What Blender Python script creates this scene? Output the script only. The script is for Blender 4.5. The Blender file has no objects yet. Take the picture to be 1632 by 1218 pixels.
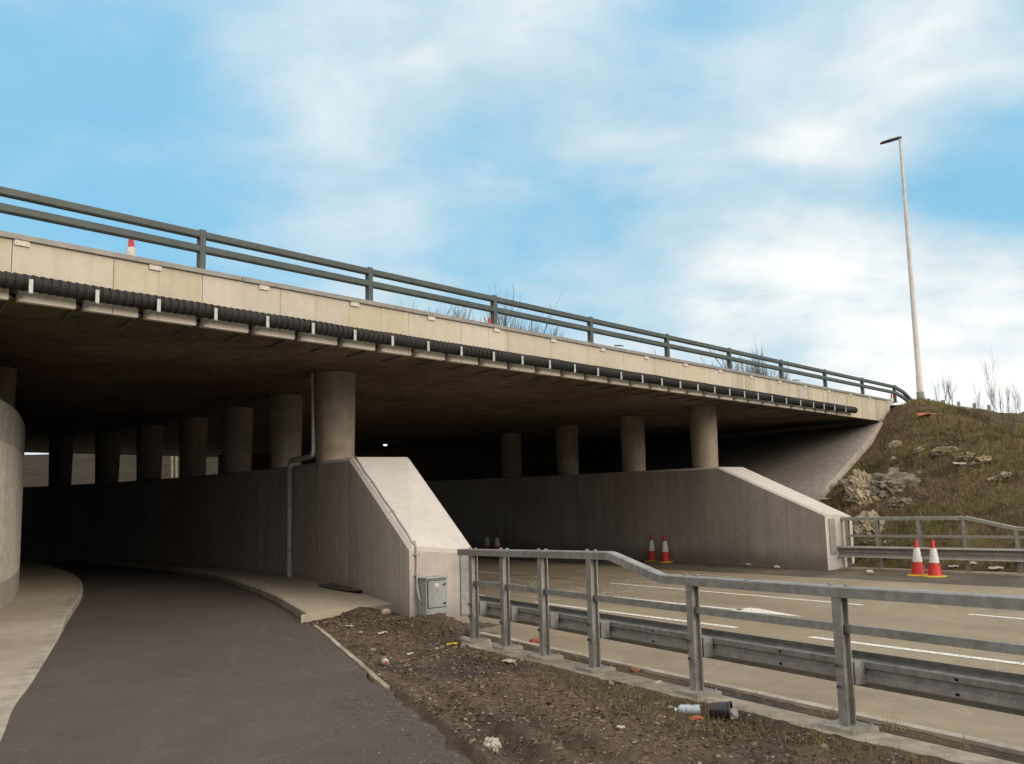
import bpy, bmesh, math, random
from mathutils import Vector, Matrix, noise as mnoise
random.seed(7)
S = bpy.context.scene
COL = S.collection

# ------------------------------------------------------------------ camera
W, H, FPX, HOR = 1632.0, 1218.0, 1517.0, 805.0
ROLL = math.radians(1.4)
PITCH = math.atan((HOR - 609) / FPX)
EYE = Vector((0, 0, 1.68))
CF = Vector((0, math.cos(PITCH), math.sin(PITCH)))
_r0 = Vector((1, 0, 0)); _u0 = Vector((0, -math.sin(PITCH), math.cos(PITCH)))
CR = _r0 * math.cos(ROLL) - _u0 * math.sin(ROLL)
CU = _u0 * math.cos(ROLL) + _r0 * math.sin(ROLL)
cam = bpy.data.cameras.new('camera'); camo = bpy.data.objects.new('camera', cam); COL.objects.link(camo)
camo.matrix_world = Matrix(((CR.x, CU.x, -CF.x, EYE.x), (CR.y, CU.y, -CF.y, EYE.y), (CR.z, CU.z, -CF.z, EYE.z), (0, 0, 0, 1)))
cam.sensor_fit = 'HORIZONTAL'; cam.sensor_width = 36; cam.lens = 36 * FPX / W
cam.clip_start = .05; cam.clip_end = 6000
S.camera = camo

# ------------------------------------------------------------------ light
SUN_EL, SUN_AZ = math.radians(23), math.radians(128)      # azimuth clockwise from +Y
SKY_STRENGTH = .13
S.cycles.diffuse_bounces = 1; S.cycles.max_bounces = 8
S.view_settings.view_transform = 'Standard'; S.view_settings.look = 'None'
S.view_settings.exposure = .42; S.view_settings.gamma = 1; S.view_settings.use_curve_mapping = False
world = bpy.data.worlds.new("World"); S.world = world; world.use_nodes = True


class NT:
    """small node-tree writer"""
    def __init__(s, tree): s.t = tree
    def n(s, typ, ins=None, **kw):
        nd = s.t.nodes.new(typ)
        for k, v in kw.items(): setattr(nd, k, v)
        for k, v in (ins or {}).items():
            if isinstance(v, bpy.types.NodeSocket): s.t.links.new(v, nd.inputs[k])
            else: nd.inputs[k].default_value = v
        return nd
    def link(s, a, b): s.t.links.new(a, b)
    def math(s, op, a, b=0.0, c=0.0, clamp=False):
        return s.n('ShaderNodeMath', {0: a, 1: b, 2: c}, operation=op, use_clamp=clamp).outputs[0]
    def vmath(s, op, a, b=(0, 0, 0)):
        nd = s.n('ShaderNodeVectorMath', {0: a, 1: b}, operation=op)
        return nd.outputs['Value'] if op == 'DOT_PRODUCT' else nd.outputs[0]
    def pos(s): return s.n('ShaderNodeNewGeometry').outputs['Position']
    def obj(s): return s.n('ShaderNodeTexCoord').outputs['Object']
    def scale(s, v, k): return s.vmath('MULTIPLY', v, k if isinstance(k, tuple) else (k, k, k))
    def noise(s, v, sc, detail=4, rough=.55, dist=0.0):
        return s.n('ShaderNodeTexNoise', {'Vector': v, 'Scale': sc, 'Detail': detail, 'Roughness': rough, 'Distortion': dist}).outputs['Fac']
    def ss(s, v, a, b, lo=0.0, hi=1.0):
        return s.n('ShaderNodeMapRange', {0: v, 1: a, 2: b, 3: lo, 4: hi}, interpolation_type='SMOOTHSTEP').outputs[0]
    def mix(s, f, a, b, mode='MIX'):
        nd = s.n('ShaderNodeMix', data_type='RGBA', blend_type=mode)
        for i, v in ((0, f), (6, a), (7, b)):
            if isinstance(v, bpy.types.NodeSocket): s.t.links.new(v, nd.inputs[i])
            else: nd.inputs[i].default_value = v if not isinstance(v, tuple) else (*v[:3], 1)
        return nd.outputs[2]
    def mul(s, c, v):
        """colour times a grey value"""
        cc = s.n('ShaderNodeCombineColor', {0: v, 1: v, 2: v}).outputs[0]
        return s.mix(1.0, c, cc, 'MULTIPLY')


def ray(x, y): return (CF * FPX + CR * (x - 816) + CU * (609 - y)).normalized()
SKY_LOBES = [(90, 170, 15, -.15), (330, 330, 8, -.05), (1590, 400, 9, -.12), (1180, 400, 9, -.08), (860, 400, 7, -.05), (1150, 60, 9, -.05), (1240, 280, 11, .19), (850, 60, 10, .12), (500, 190, 9, .10),
             (1540, 590, 10, .20), (640, 420, 8, .10), (1480, 30, 5, .07), (1560, 500, 6, .08), (620, 60, 10, -.03), (1200, 520, 10, .08)]


def build_world():
    t = world.node_tree; t.nodes.clear(); g = NT(t)
    sky = g.n('ShaderNodeTexSky', sky_type='NISHITA', sun_disc=False, sun_elevation=SUN_EL, sun_rotation=SUN_AZ, air_density=1.0, dust_density=.6, ozone_density=1.6)
    d = g.n('ShaderNodeTexCoord').outputs['Generated']
    z = g.n('ShaderNodeSeparateXYZ', {0: d}).outputs[2]
    zz = g.math('ADD', g.math('MAXIMUM', z, 0.0), .30)
    cp = g.vmath('DIVIDE', d, g.n('ShaderNodeCombineXYZ', {0: zz, 1: zz, 2: 1.0}).outputs[0])
    cp = g.vmath('MULTIPLY', cp, (1, 1, .6))
    cp = g.vmath('ADD', cp, (3.1, 1.7, 0.0))
    big = g.noise(g.vmath('MULTIPLY', cp, (1.0, 1.5, 1.0)), 1.8, 5, .55, .25)
    fine = g.noise(cp, 4.0, 5, .52, .35)
    v = g.math('ADD', g.math('MULTIPLY', big, .60), g.math('MULTIPLY', fine, .44))
    v = g.math('ADD', v, g.ss(z, .02, .30, .14, .03))       # clouds thicken towards the horizon
    # broad openings and banks of the cloud layer, by compass direction and height
    for px, py, w, k in SKY_LOBES:
        dt = g.vmath('DOT_PRODUCT', d, tuple(ray(px, py)))
        v = g.math('ADD', v, g.math('MULTIPLY', g.ss(dt, math.cos(math.radians(w)), 1.0), k))
    back = g.n('ShaderNodeSeparateXYZ', {0: d}).outputs[1]
    v = g.math('ADD', v, g.math('ADD', g.ss(back, .35, -.2, 0, .30), g.ss(z, .58, .85, 0, .25)))
    cover = g.ss(v, .36, .80, .14, 1.0)
    shade = g.noise(g.vmath('ADD', cp, (5, 2, 1)), 2.2, 5, .55, .2)
    cl = g.mix(g.ss(shade, .30, .68), (3.35, 4.25, 4.7), (4.75, 5.15, 5.3))
    cl = g.mix(g.ss(v, .64, .98), cl, (6.6, 6.5, 6.3))
    far_side = g.math('MAXIMUM', g.ss(back, .25, -.45), g.ss(z, .62, .85, 0, .6))
    cl = g.mix(far_side, cl, (9.6, 8.9, 8.0))
    blue = g.mix(.85, sky.outputs[0], (.95, 3.2, 4.8))
    c = g.mix(cover, blue, cl)
    c = g.mix(g.math('MULTIPLY', g.ss(back, .25, -.15), g.ss(z, .30, .10)), c, (3.0, 2.8, 2.6))     # darker low band added behind the viewer to dim the underpass
    bg = g.n('ShaderNodeBackground', {'Color': c, 'Strength': SKY_STRENGTH})
    out = g.n('ShaderNodeOutputWorld', {'Surface': bg.outputs[0]})


build_world()
sl = bpy.data.lights.new('sun', 'SUN'); sl.energy = 1.5; sl.angle = math.radians(34); sl.color = (1, .86, .69)
so = bpy.data.objects.new('sun', sl); COL.objects.link(so)
so.rotation_euler = Vector((math.sin(SUN_AZ) * math.cos(SUN_EL), math.cos(SUN_AZ) * math.cos(SUN_EL), math.sin(SUN_EL))).to_track_quat('Z', 'Y').to_euler()
so.location = (0, -20, 40)

# ------------------------------------------------------------------ frames of the place
UR = Vector((-.5476, .8368, 0)); NR = Vector((.8368, .5476, 0))           # along / across the road
P0 = Vector((-5.74, 10.64, 0)); UD = Vector((.652, .758, 0)); NF = Vector((.758, -.652, 0))   # along / out from the bridge face
Z = Vector((0, 0, 1))
def RD(s, n, z=0.0): return UR * s + NR * n + Z * z
def DK(u, e, z=0.0): return P0 + UD * u + NF * e + Z * z
def U_of(p): return (Vector((p[0], p[1], 0)) - P0).dot(UD)
def E_of(p): return (Vector((p[0], p[1], 0)) - P0).dot(NF)
def N_of(p): return p[0] * NR.x + p[1] * NR.y
def S_of(p): return p[0] * UR.x + p[1] * UR.y
def ray(x, y): return (CF * FPX + CR * (x - 816) + CU * (609 - y)).normalized()
def atz(x, y, z):
    d = ray(x, y); return EYE + d * ((z - EYE.z) / d.z)
def aty(x, y, Y):
    d = ray(x, y); return EYE + d * (Y / d.y)
def hitp(x, y, p, n):
    d = ray(x, y); return EYE + d * ((Vector(p) - EYE).dot(n) / d.dot(n))
def lerp(a, b, t): return a + (b - a) * t
def interp(pts, x):
    if x <= pts[0][0]: return pts[0][1]
    for (a, va), (b, vb) in zip(pts, pts[1:]):
        if x <= b: return va + (vb - va) * (x - a) / (b - a)
    return pts[-1][1]
def sstep(a, b, x):
    t = max(0, min(1, (x - a) / (b - a))); return t * t * (3 - 2 * t)
def fbm(p, o=4): return mnoise.fractal(Vector(p), 1.0, 2.0, o)

# ------------------------------------------------------------------ object helpers
def tag(o, label=None, cat=None, group=None, kind=None):
    if label: o['label'] = label
    if cat: o['category'] = cat
    if group: o['group'] = group
    if kind: o['kind'] = kind
    return o
def thing(name, loc, label, cat, group=None, rz=0):
    o = bpy.data.objects.new(name, None); COL.objects.link(o); o.location = loc; o.rotation_euler.z = rz
    o.empty_display_size = .2
    return tag(o, label, cat, group)


class MB:
    """collects shapes in world (or local) coordinates, then links them as one mesh object"""
    def __init__(s): s.v = []; s.f = []; s.m = []; s.cur = 0
    def add(s, vs, fs):
        b = len(s.v); s.v += [Vector(p) for p in vs]; s.f += [tuple(i + b for i in f) for f in fs]; s.m += [s.cur] * len(fs); return s
    def box(s, c, ax, ay, az):
        """centre and three half-axis vectors"""
        c = Vector(c); ax, ay, az = Vector(ax), Vector(ay), Vector(az)
        vs = [c + ax * i + ay * j + az * k for i in (-1, 1) for j in (-1, 1) for k in (-1, 1)]
        return s.add(vs, [(0, 1, 3, 2), (4, 6, 7, 5), (0, 4, 5, 1), (2, 3, 7, 6), (0, 2, 6, 4), (1, 5, 7, 3)])
    def bar(s, a, b, w, h, up=Z):
        a, b = Vector(a), Vector(b); d = (b - a); l = d.length; d.normalize()
        sd = d.cross(up); sd = sd.normalized() if sd.length > 1e-4 else d.orthogonal().normalized(); u = sd.cross(d)
        return s.box((a + b) / 2, d * l / 2, sd * w / 2, u * h / 2)
    def sweep(s, pts, prof, closed=True, caps=True, up=Z):
        """profile [(side, up)] along a path"""
        pts = [Vector(p) for p in pts]; k = len(prof); vs = []
        for i, p in enumerate(pts):
            d = (pts[min(i + 1, len(pts) - 1)] - pts[max(i - 1, 0)]).normalized()
            sd = d.cross(up); sd = sd.normalized() if sd.length > 1e-4 else d.orthogonal().normalized(); u = sd.cross(d)
            vs += [p + sd * a + u * b for a, b in prof]
        fs = []
        for i in range(len(pts) - 1):
            for j in range(k if closed else k - 1):
                a = i * k + j; b = i * k + (j + 1) % k; fs.append((a, b, b + k, a + k))
        if caps and closed: fs += [tuple(range(k))[::-1], tuple(range((len(pts) - 1) * k, len(pts) * k))]
        return s.add(vs, fs)
    def tube(s, pts, r, n=8, caps=True):
        pts = [Vector(p) for p in pts]; rs = r if isinstance(r, (list, tuple)) else [r] * len(pts); vs = []; fs = []
        ref = None
        for i, p in enumerate(pts):
            d = (pts[min(i + 1, len(pts) - 1)] - pts[max(i - 1, 0)]).normalized()
            if ref is None: ref = d.orthogonal().normalized()
            ref = (ref - d * ref.dot(d)); ref = ref.normalized() if ref.length > 1e-5 else d.orthogonal().normalized()
            o = d.cross(ref)
            vs += [p + (ref * math.cos(2 * math.pi * q / n) + o * math.sin(2 * math.pi * q / n)) * rs[i] for q in range(n)]
        for i in range(len(pts) - 1):
            for q in range(n):
                a = i * n + q; b = i * n + (q + 1) % n; fs.append((a, b, b + n, a + n))
        if caps: fs += [tuple(range(n))[::-1], tuple(range((len(pts) - 1) * n, len(pts) * n))]
        return s.add(vs, fs)
    def lathe(s, c, prof, n=20, cap=True):
        """[(radius, z)] round a vertical axis through c"""
        c = Vector(c); vs = []; fs = []
        for r, z in prof: vs += [c + Vector((r * math.cos(2 * math.pi * q / n), r * math.sin(2 * math.pi * q / n), z)) for q in range(n)]
        for i in range(len(prof) - 1):
            for q in range(n):
                a = i * n + q; b = i * n + (q + 1) % n; fs.append((a, b, b + n, a + n))
        if cap: fs += [tuple(range(n))[::-1], tuple(range((len(prof) - 1) * n, len(prof) * n))]
        return s.add(vs, fs)
    def grid(s, rows):
        k = len(rows[0]); vs = [p for r in rows for p in r]
        return s.add(vs, [(i * k + j, i * k + j + 1, (i + 1) * k + j + 1, (i + 1) * k + j) for i in range(len(rows) - 1) for j in range(k - 1)])
    def blob(s, c, rx, ry, rz, sub=2, amp=.25, freq=1.6, seed=0, flat=0.0, crack=0.0):
        bm = bmesh.new(); bmesh.ops.create_icosphere(bm, subdivisions=sub, radius=1)
        o = Vector((seed * 3.7, seed * 1.3, seed * 7.1)); vs = []
        for v in bm.verts:
            k = 1 + amp * fbm(v.co * freq + o, 4)
            if crack:
                ds = mnoise.voronoi(v.co * 2.3 + o)[0]; d2 = mnoise.voronoi(v.co * 5.5 + o)[0]; k += crack * min(.3, ds[1] - ds[0]) + crack * .4 * min(.3, d2[1] - d2[0]) - crack * .25
            p = v.co * k
            vs.append(Vector(c) + Vector((p.x * rx, p.y * ry, max(p.z, -flat) * rz if flat else p.z * rz)))
        fs = [tuple(v.index for v in f.verts) for f in bm.faces]; bm.free()
        return s.add(vs, fs)
    def build(s, name, mat, parent=None, loc=None, smooth=False, bevel=0, label=None, local=False, autosmooth=None):
        me = bpy.data.meshes.new(name)
        base = Vector((0, 0, 0))
        if not local:
            if parent is not None:
                q = parent
                while q is not None: base = base + q.location; q = q.parent
            elif loc is not None: base = Vector(loc)
        me.from_pydata([tuple(p - base) for p in s.v], [], s.f)
        mats = mat if isinstance(mat, (list, tuple)) else [mat]
        for m in mats: me.materials.append(m)
        if len(mats) > 1: me.polygons.foreach_set('material_index', s.m)
        bm = bmesh.new(); bm.from_mesh(me); bmesh.ops.recalc_face_normals(bm, faces=bm.faces[:]); bm.to_mesh(me); bm.free()
        if smooth: me.polygons.foreach_set('use_smooth', [True] * len(me.polygons))
        if smooth and autosmooth:
            me.set_sharp_from_angle(angle=math.radians(autosmooth))
        me.update()
        o = bpy.data.objects.new(name, me); COL.objects.link(o)
        if parent is not None: o.parent = parent
        elif loc is not None: o.location = loc
        if bevel:
            b = o.modifiers.new('edge', 'BEVEL'); b.width = bevel; b.segments = 2; b.limit_method = 'ANGLE'; b.angle_limit = math.radians(40)
        if label: o['label'] = label
        return o
def copy_tree(o, parent=None):
    c = o.copy(); COL.objects.link(c); c.parent = parent
    for ch in list(o.children): copy_tree(ch, c)
    return c
def struct(o): o['kind'] = 'structure'; return o

# ------------------------------------------------------------------ materials
def material(name):
    m = bpy.data.materials.new(name); m.use_nodes = True; t = m.node_tree
    return m, NT(t), t.nodes['Principled BSDF']
def finish(g, b, col, rough=.85, height=None, strength=.3, dist=.01, metal=0.0, spec=.3):
    for k, v in (('Base Color', col), ('Roughness', rough), ('Metallic', metal)):
        if isinstance(v, bpy.types.NodeSocket): g.link(v, b.inputs[k])
        else: b.inputs[k].default_value = (*v, 1) if isinstance(v, tuple) else v
    b.inputs['Specular IOR Level'].default_value = spec
    if height is not None:
        bp = g.n('ShaderNodeBump', {'Height': height, 'Strength': strength, 'Distance': dist})
        g.link(bp.outputs[0], b.inputs['Normal'])
def concrete(name, c1, c2, streak=.35, axis=None, panel=0.0, dark=None, stain=.25, rough=.9, grime=0.0, bump=.35):
    m, g, b = material(name); p = g.pos()
    big = g.noise(p, .55, 5, .6); mid = g.noise(p, 5, 6, .65); fine = g.noise(p, 60, 3, .6)
    col = g.mix(g.ss(big, .35, .68), c1, c2)
    st = g.noise(g.scale(p, (3.2, 3.2, .16)), 1.5, 6, .6)
    col = g.mul(col, g.ss(st, .25, .72, 1 - streak, 1 + streak * .25))
    col = g.mul(col, g.ss(mid, .25, .75, 1 - stain, 1 + stain * .4))
    col = g.mul(col, g.ss(fine, .2, .8, .93, 1.06))
    if axis is not None and panel:
        u = g.math('DIVIDE', g.math('ADD', g.vmath('DOT_PRODUCT', p, tuple(axis)), .9), panel)
        fl = g.math('FLOOR', u); fr = g.math('FRACT', u)
        wn = g.n('ShaderNodeTexWhiteNoise', {'W': fl}, noise_dimensions='1D').outputs[0]
        col = g.mul(col, g.ss(wn, 0, 1, .95, 1.03))
        ln = g.math('MINIMUM', fr, g.math('SUBTRACT', 1.0, fr))
        col = g.mul(col, g.ss(ln, .001, .004, .75, 1.0))
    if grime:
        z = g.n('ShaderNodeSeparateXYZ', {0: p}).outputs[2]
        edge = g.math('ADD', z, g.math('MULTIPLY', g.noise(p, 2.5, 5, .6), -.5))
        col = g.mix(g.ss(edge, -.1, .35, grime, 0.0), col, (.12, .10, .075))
    hgt = g.math('ADD', g.math('MULTIPLY', mid, .5), g.math('MULTIPLY', fine, .5))
    finish(g, b, col, rough, hgt, bump, .012, spec=.2)
    return m

M = {}
M['wall'] = concrete('new_concrete', (.375, .338, .308), (.435, .395, .365), .16, UR, 3.1, stain=.12, grime=.5, bump=.15)
M['farwall'] = concrete('road_wall_concrete', (.35, .312, .275), (.41, .37, .33), .17, UR, 4.1, stain=.12, bump=.15, grime=.6)
M['coping'] = concrete('coping_concrete', (.485, .45, .415), (.54, .505, .47), .0, stain=.09, bump=.08)
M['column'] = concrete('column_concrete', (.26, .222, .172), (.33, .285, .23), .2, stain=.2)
M['slabcon'] = concrete('paving_concrete', (.375, .32, .255), (.43, .37, .30), .0, UR, 2.6, stain=.13, bump=.2)
M['kerb'] = concrete('kerb_concrete', (.34, .30, .25), (.43, .385, .325), .0, UR, .915, stain=.3)
M['revet'] = concrete('slope_concrete', (.40, .355, .315), (.46, .415, .375), .08, stain=.25, bump=.12)
M['plinth'] = concrete('plinth_concrete', (.28, .235, .175), (.42, .37, .30), .0, stain=.45)
M['flute'] = concrete('fluted_concrete', (.42, .385, .33), (.48, .445, .39), .15)

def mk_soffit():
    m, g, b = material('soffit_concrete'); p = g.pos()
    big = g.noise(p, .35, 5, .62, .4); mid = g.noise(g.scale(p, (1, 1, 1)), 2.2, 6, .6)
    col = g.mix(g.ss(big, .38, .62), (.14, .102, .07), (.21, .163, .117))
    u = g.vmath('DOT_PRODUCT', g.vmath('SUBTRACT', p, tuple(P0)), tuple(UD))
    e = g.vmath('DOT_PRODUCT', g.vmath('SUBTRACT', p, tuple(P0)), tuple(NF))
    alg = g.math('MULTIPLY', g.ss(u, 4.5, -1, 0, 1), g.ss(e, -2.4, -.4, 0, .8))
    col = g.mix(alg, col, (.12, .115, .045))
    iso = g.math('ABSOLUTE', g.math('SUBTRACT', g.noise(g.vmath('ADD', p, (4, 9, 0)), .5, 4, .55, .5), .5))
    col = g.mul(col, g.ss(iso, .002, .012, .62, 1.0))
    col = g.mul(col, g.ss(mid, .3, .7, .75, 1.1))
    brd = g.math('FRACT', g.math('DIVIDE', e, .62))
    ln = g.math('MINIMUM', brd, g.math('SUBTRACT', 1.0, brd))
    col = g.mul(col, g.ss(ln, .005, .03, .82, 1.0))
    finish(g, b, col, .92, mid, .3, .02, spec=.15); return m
M['soffit'] = mk_soffit()

def mk_fascia():
    m, g, b = material('fascia_concrete'); p = g.pos()
    q = g.vmath('SUBTRACT', p, tuple(P0))
    u = g.vmath('DOT_PRODUCT', q, tuple(UD)); z = g.n('ShaderNodeSeparateXYZ', {0: p}).outputs[2]
    cell = g.math('FLOOR', g.math('DIVIDE', u, 1.23)); half = g.math('FLOOR', g.math('DIVIDE', u, .615))
    wn = g.n('ShaderNodeTexWhiteNoise', {'W': cell}, noise_dimensions='1D').outputs[0]
    wn2 = g.n('ShaderNodeTexWhiteNoise', {'W': g.math('ADD', half, 40.5)}, noise_dimensions='1D').outputs[0]
    c = g.mix(wn, (.50, .447, .343), (.52, .477, .415))
    c = g.mul(c, g.ss(wn2, 0, 1, .94, 1.05))
    st = g.noise(g.scale(p, (7, 7, .3)), 1.7, 6, .65)
    old = g.ss(u, 15.5, 18.5, .10, .62)
    c = g.mix(g.math('MULTIPLY', g.ss(st, .42, .72), old), c, (.17, .145, .10))
    top = g.ss(g.math('ADD', z, g.math('MULTIPLY', g.noise(p, 3, 5, .6), -.3)), 4.58, 4.75, 0, .18)
    c = g.mix(top, c, (.25, .215, .16))
    c = g.mul(c, g.ss(g.noise(p, 7, 5, .6), .25, .75, .94, 1.04))
    fine = g.noise(p, 55, 3, .6)
    finish(g, b, c, .88, fine, .2, .006, spec=.2); return m
M['fascia'] = mk_fascia()

M['fascia_lightened'] = concrete('lightened_panel', (.60, .56, .49), (.66, .62, .55), .05, stain=.1, bump=.1)  # same panel concrete, colour lightened to offset the shade under the duct

def asphalt(name, c1, c2, speck, axis=None, tracks=(), bleach=0.0, rough=.9):
    m, g, b = material(name); p = g.pos()
    big = g.noise(p, .45, 5, .6, .6); mid = g.noise(p, 3.4, 6, .65); fine = g.noise(p, 95, 3, .7)
    c = g.mix(g.ss(big, .33, .68), c1, c2)
    c = g.mul(c, g.ss(mid, .28, .72, .91, 1.06))
    v = g.n('ShaderNodeTexVoronoi', {'Vector': p, 'Scale': 85.0}).outputs['Distance']
    c = g.mul(c, g.ss(fine, .25, .75, .72, 1.25))
    # scattered pale grit
    v2 = g.n('ShaderNodeTexVoronoi', {'Vector': p, 'Scale': 21.0, 'Randomness': 1.0})
    wn = g.n('ShaderNodeSeparateColor', {0: v2.outputs['Color']}).outputs[0]
    gr = g.math('MULTIPLY', g.ss(v2.outputs['Distance'], .10, .17, 1, 0), g.ss(wn, .72, .76, 0, 1))
    patch = g.ss(g.noise(p, 1.3, 4, .6), .45, .68, .1, 1)
    c = g.mix(g.math('MULTIPLY', gr, patch), c, speck)
    if axis is not None:
        n = g.vmath('DOT_PRODUCT', p, tuple(axis))
        n = g.math('ADD', n, g.math('MULTIPLY', g.noise(p, .6, 3, .5), .25))
        for at, w, k in tracks:
            dd = g.math('ABSOLUTE', g.math('SUBTRACT', n, at)); c = g.mul(c, g.ss(dd, 0, w, k, 1.0))
    iso = g.math('ABSOLUTE', g.math('SUBTRACT', g.noise(g.scale(p, (1, .45, 1)), .55, 3, .45, .4), .5))
    c = g.mul(c, g.ss(iso, .0012, .004, 1.16, 1.0)); c = g.mul(c, g.ss(g.noise(p, .9, 5, .7, .8), .56, .70, 1.0, .88))
    h = g.math('ADD', g.math('MULTIPLY', fine, .7), g.math('MULTIPLY', v, .6))
    finish(g, b, c, rough, h, .5, .008, spec=.25); return m
M['path'] = None
_p = asphalt('path_asphalt', (.073, .061, .055), (.088, .074, .066), (.25, .215, .18))
M['path'] = _p
M['road'] = asphalt('road_asphalt', (.228, .187, .131), (.276, .231, .167), (.36, .33, .28), NR, ((7.3, .5, .93), (8.7, .5, .93), (10.5, .5, .92), (11.9, .5, .92), (14, .5, .92)))
M['verge'] = asphalt('road_edge_grit', (.085, .072, .055), (.14, .12, .095), (.3, .27, .22))

def mk_paint():
    m, g, b = material('road_paint'); p = g.pos()
    w = g.ss(g.noise(p, 22, 5, .7), .36, .52)
    c = g.mix(w, (.25, .22, .18), (.72, .70, .66))
    finish(g, b, c, .7, g.noise(p, 80, 2), .2, .004); return m
M['paint'] = mk_paint()
def mk_faintpaint():
    m, g, b = material('worn_road_paint'); p = g.pos()
    w = g.ss(g.noise(p, 14, 5, .7), .38, .66)
    c = g.mix(w, (.22, .19, .145), (.56, .53, .47))
    finish(g, b, c, .75, g.noise(p, 80, 2), .2, .004); return m
M['oldpaint'] = mk_faintpaint()

def mk_dirt():
    m, g, b = material('bare_earth'); p = g.pos()
    big = g.noise(p, .9, 5, .6, .5); mid = g.noise(p, 9, 6, .7); fine = g.noise(p, 70, 4, .7)
    c = g.mix(g.ss(big, .36, .58), (.044, .031, .022), (.098, .070, .048))
    c = g.mix(g.ss(mid, .52, .75, 0, .7), c, (.16, .125, .09))
    c = g.mul(c, g.ss(fine, .25, .75, .6, 1.35))
    v = g.n('ShaderNodeTexVoronoi', {'Vector': g.scale(p, (1, 1, .5)), 'Scale': 34.0})
    wn = g.n('ShaderNodeSeparateColor', {0: v.outputs['Color']}).outputs[0]
    st = g.math('MULTIPLY', g.ss(v.outputs['Distance'], .16, .24, 1, 0), g.ss(wn, .78, .82, 0, 1))
    c = g.mix(st, c, (.21, .175, .14))
    h = g.math('ADD', g.math('MULTIPLY', mid, .7), g.math('ADD', g.math('MULTIPLY', fine, .35), g.math('MULTIPLY', st, .25)))
    r = g.ss(big, .3, .5, .6, .95)
    finish(g, b, c, r, h, .9, .035, spec=.25); return m
M['dirt'] = mk_dirt()
def mk_bank():
    m, g, b = material('rough_grass_bank'); p = g.pos()
    big = g.noise(p, .34, 5, .6, .7); mid = g.noise(p, 2.6, 6, .68, .4); fine = g.noise(g.scale(p, (1, 1, 2)), 26, 5, .75)
    c = g.mix(g.ss(big, .40, .58), (.105, .068, .047), (.095, .082, .034))
    c = g.mix(g.ss(mid, .50, .70, 0, .9), c, (.19, .15, .082))
    c = g.mix(g.ss(g.noise(p, 1.1, 6, .65, .6), .50, .62, 0, .85), c, (.046, .034, .024))
    c = g.mul(c, g.ss(fine, .25, .75, .45, 1.45))
    h = g.math('ADD', g.math('MULTIPLY', mid, .8), g.math('MULTIPLY', fine, .5))
    finish(g, b, c, .95, h, 1.0, .08, spec=.1); return m
M['bank'] = mk_bank()
def mk_field():
    m, g, b = material('far_field'); p = g.pos()
    mid = g.noise(p, .9, 6, .7); fine = g.noise(g.scale(p, (3, 3, .6)), 3.5, 5, .75)
    c = g.mix(g.ss(mid, .35, .65), (.038, .030, .022), (.056, .045, .032)); c = g.mul(c, g.ss(fine, .25, .75, .6, 1.3))
    finish(g, b, c, .95, fine, .8, .2, spec=.1); return m
M['field'] = mk_field()

def steel(name, c1, c2, rough=.5, metal=.55, sc=14):
    m, g, b = material(name); p = g.obj()
    a = g.noise(p, sc, 5, .65); f = g.noise(p, sc * 5, 3, .6); s = g.noise(g.scale(p, (6, 6, .6)), 5, 4, .6)
    c = g.mix(g.ss(a, .35, .65), c1, c2); c = g.mul(c, g.ss(f, .25, .75, .9, 1.08)); c = g.mul(c, g.ss(g.noise(p, 3.1, 4, .6), .3, .7, .86, 1.05))
    finish(g, b, c, g.ss(a, .3, .7, rough - .08, rough + .12), f, .1, .003, metal, .4); return m
M['galv'] = steel('galvanised_steel', (.235, .235, .228), (.315, .313, .302), .5, .35)
M['plate_dirty'] = steel('dirty_base_plate', (.27, .255, .22), (.35, .33, .29), .7, .1)
M['galv_old'] = steel('weathered_galvanised_steel', (.25, .24, .22), (.32, .31, .285), .55, .25)
M['rail'] = steel('dark_green_rail_paint', (.055, .075, .070), (.085, .10, .092), .5, .0)
M['cabinet'] = steel('grey_cabinet_paint', (.265, .285, .29), (.30, .32, .322), .45, .0)
M['pole'] = steel('pale_pole_steel', (.56, .54, .515), (.64, .62, .60), .5, .0)
M['darkmetal'] = steel('dark_lamp_housing', (.04, .04, .042), (.07, .07, .07), .5, .2)
M['pipe_grey'] = steel('grey_drain_plastic', (.40, .38, .35), (.47, .45, .42), .5, 0)
def plain(name, c, rough=.6, spec=.4, var=.2, sc=25):
    m, g, b = material(name); p = g.obj(); a = g.noise(p, sc, 5, .65)
    finish(g, b, g.mul(g.mix(0.0, c, c), g.ss(a, .25, .75, 1 - var, 1 + var * .4)), rough, a, .15, .004, 0, spec); return m
M['duct'] = plain('black_corrugated_plastic', (.026, .023, .021), .65, .3)
M['bracket'] = steel('zinc_bracket_steel', (.42, .43, .42), (.50, .51, .50), .45, .2)
M['arm'] = steel('dull_bracket_arm', (.12, .115, .10), (.17, .16, .145), .6, .2)
M['plate'] = plain('white_fixing_plate', (.60, .57, .49), .6)
M['red'] = plain('cone_red', (.50, .028, .022), .5, .4, .25)
M['white'] = plain('cone_white_sleeve', (.66, .66, .64), .45, .4, .25)
M['yellow'] = plain('cone_yellow_base', (.58, .40, .02), .6, .4, .35)
M['dimwhite'] = plain('dusty_white_plastic', (.42, .40, .365), .6)
M['black'] = plain('black_plastic', (.018, .017, .021), .4, .45)
M['dark'] = plain('dark_board', (.10, .085, .07), .8)
M['hole'] = plain('dark_hole', (.008, .008, .008), .9, .1)
M['rock'] = concrete('tan_rock', (.29, .24, .165), (.40, .34, .245), .0, stain=.6)
M['rockgrey'] = concrete('grey_rock', (.17, .145, .115), (.25, .22, .185), .0, stain=.6)
M['twig'] = plain('bare_twig_bark', (.13, .10, .075), .9, .1)
M['twigfar'] = plain('far_twig_bark', (.13, .115, .10), .9, .1)
M['orange'] = plain('faded_orange_plastic', (.36, .095, .045), .6)
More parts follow.
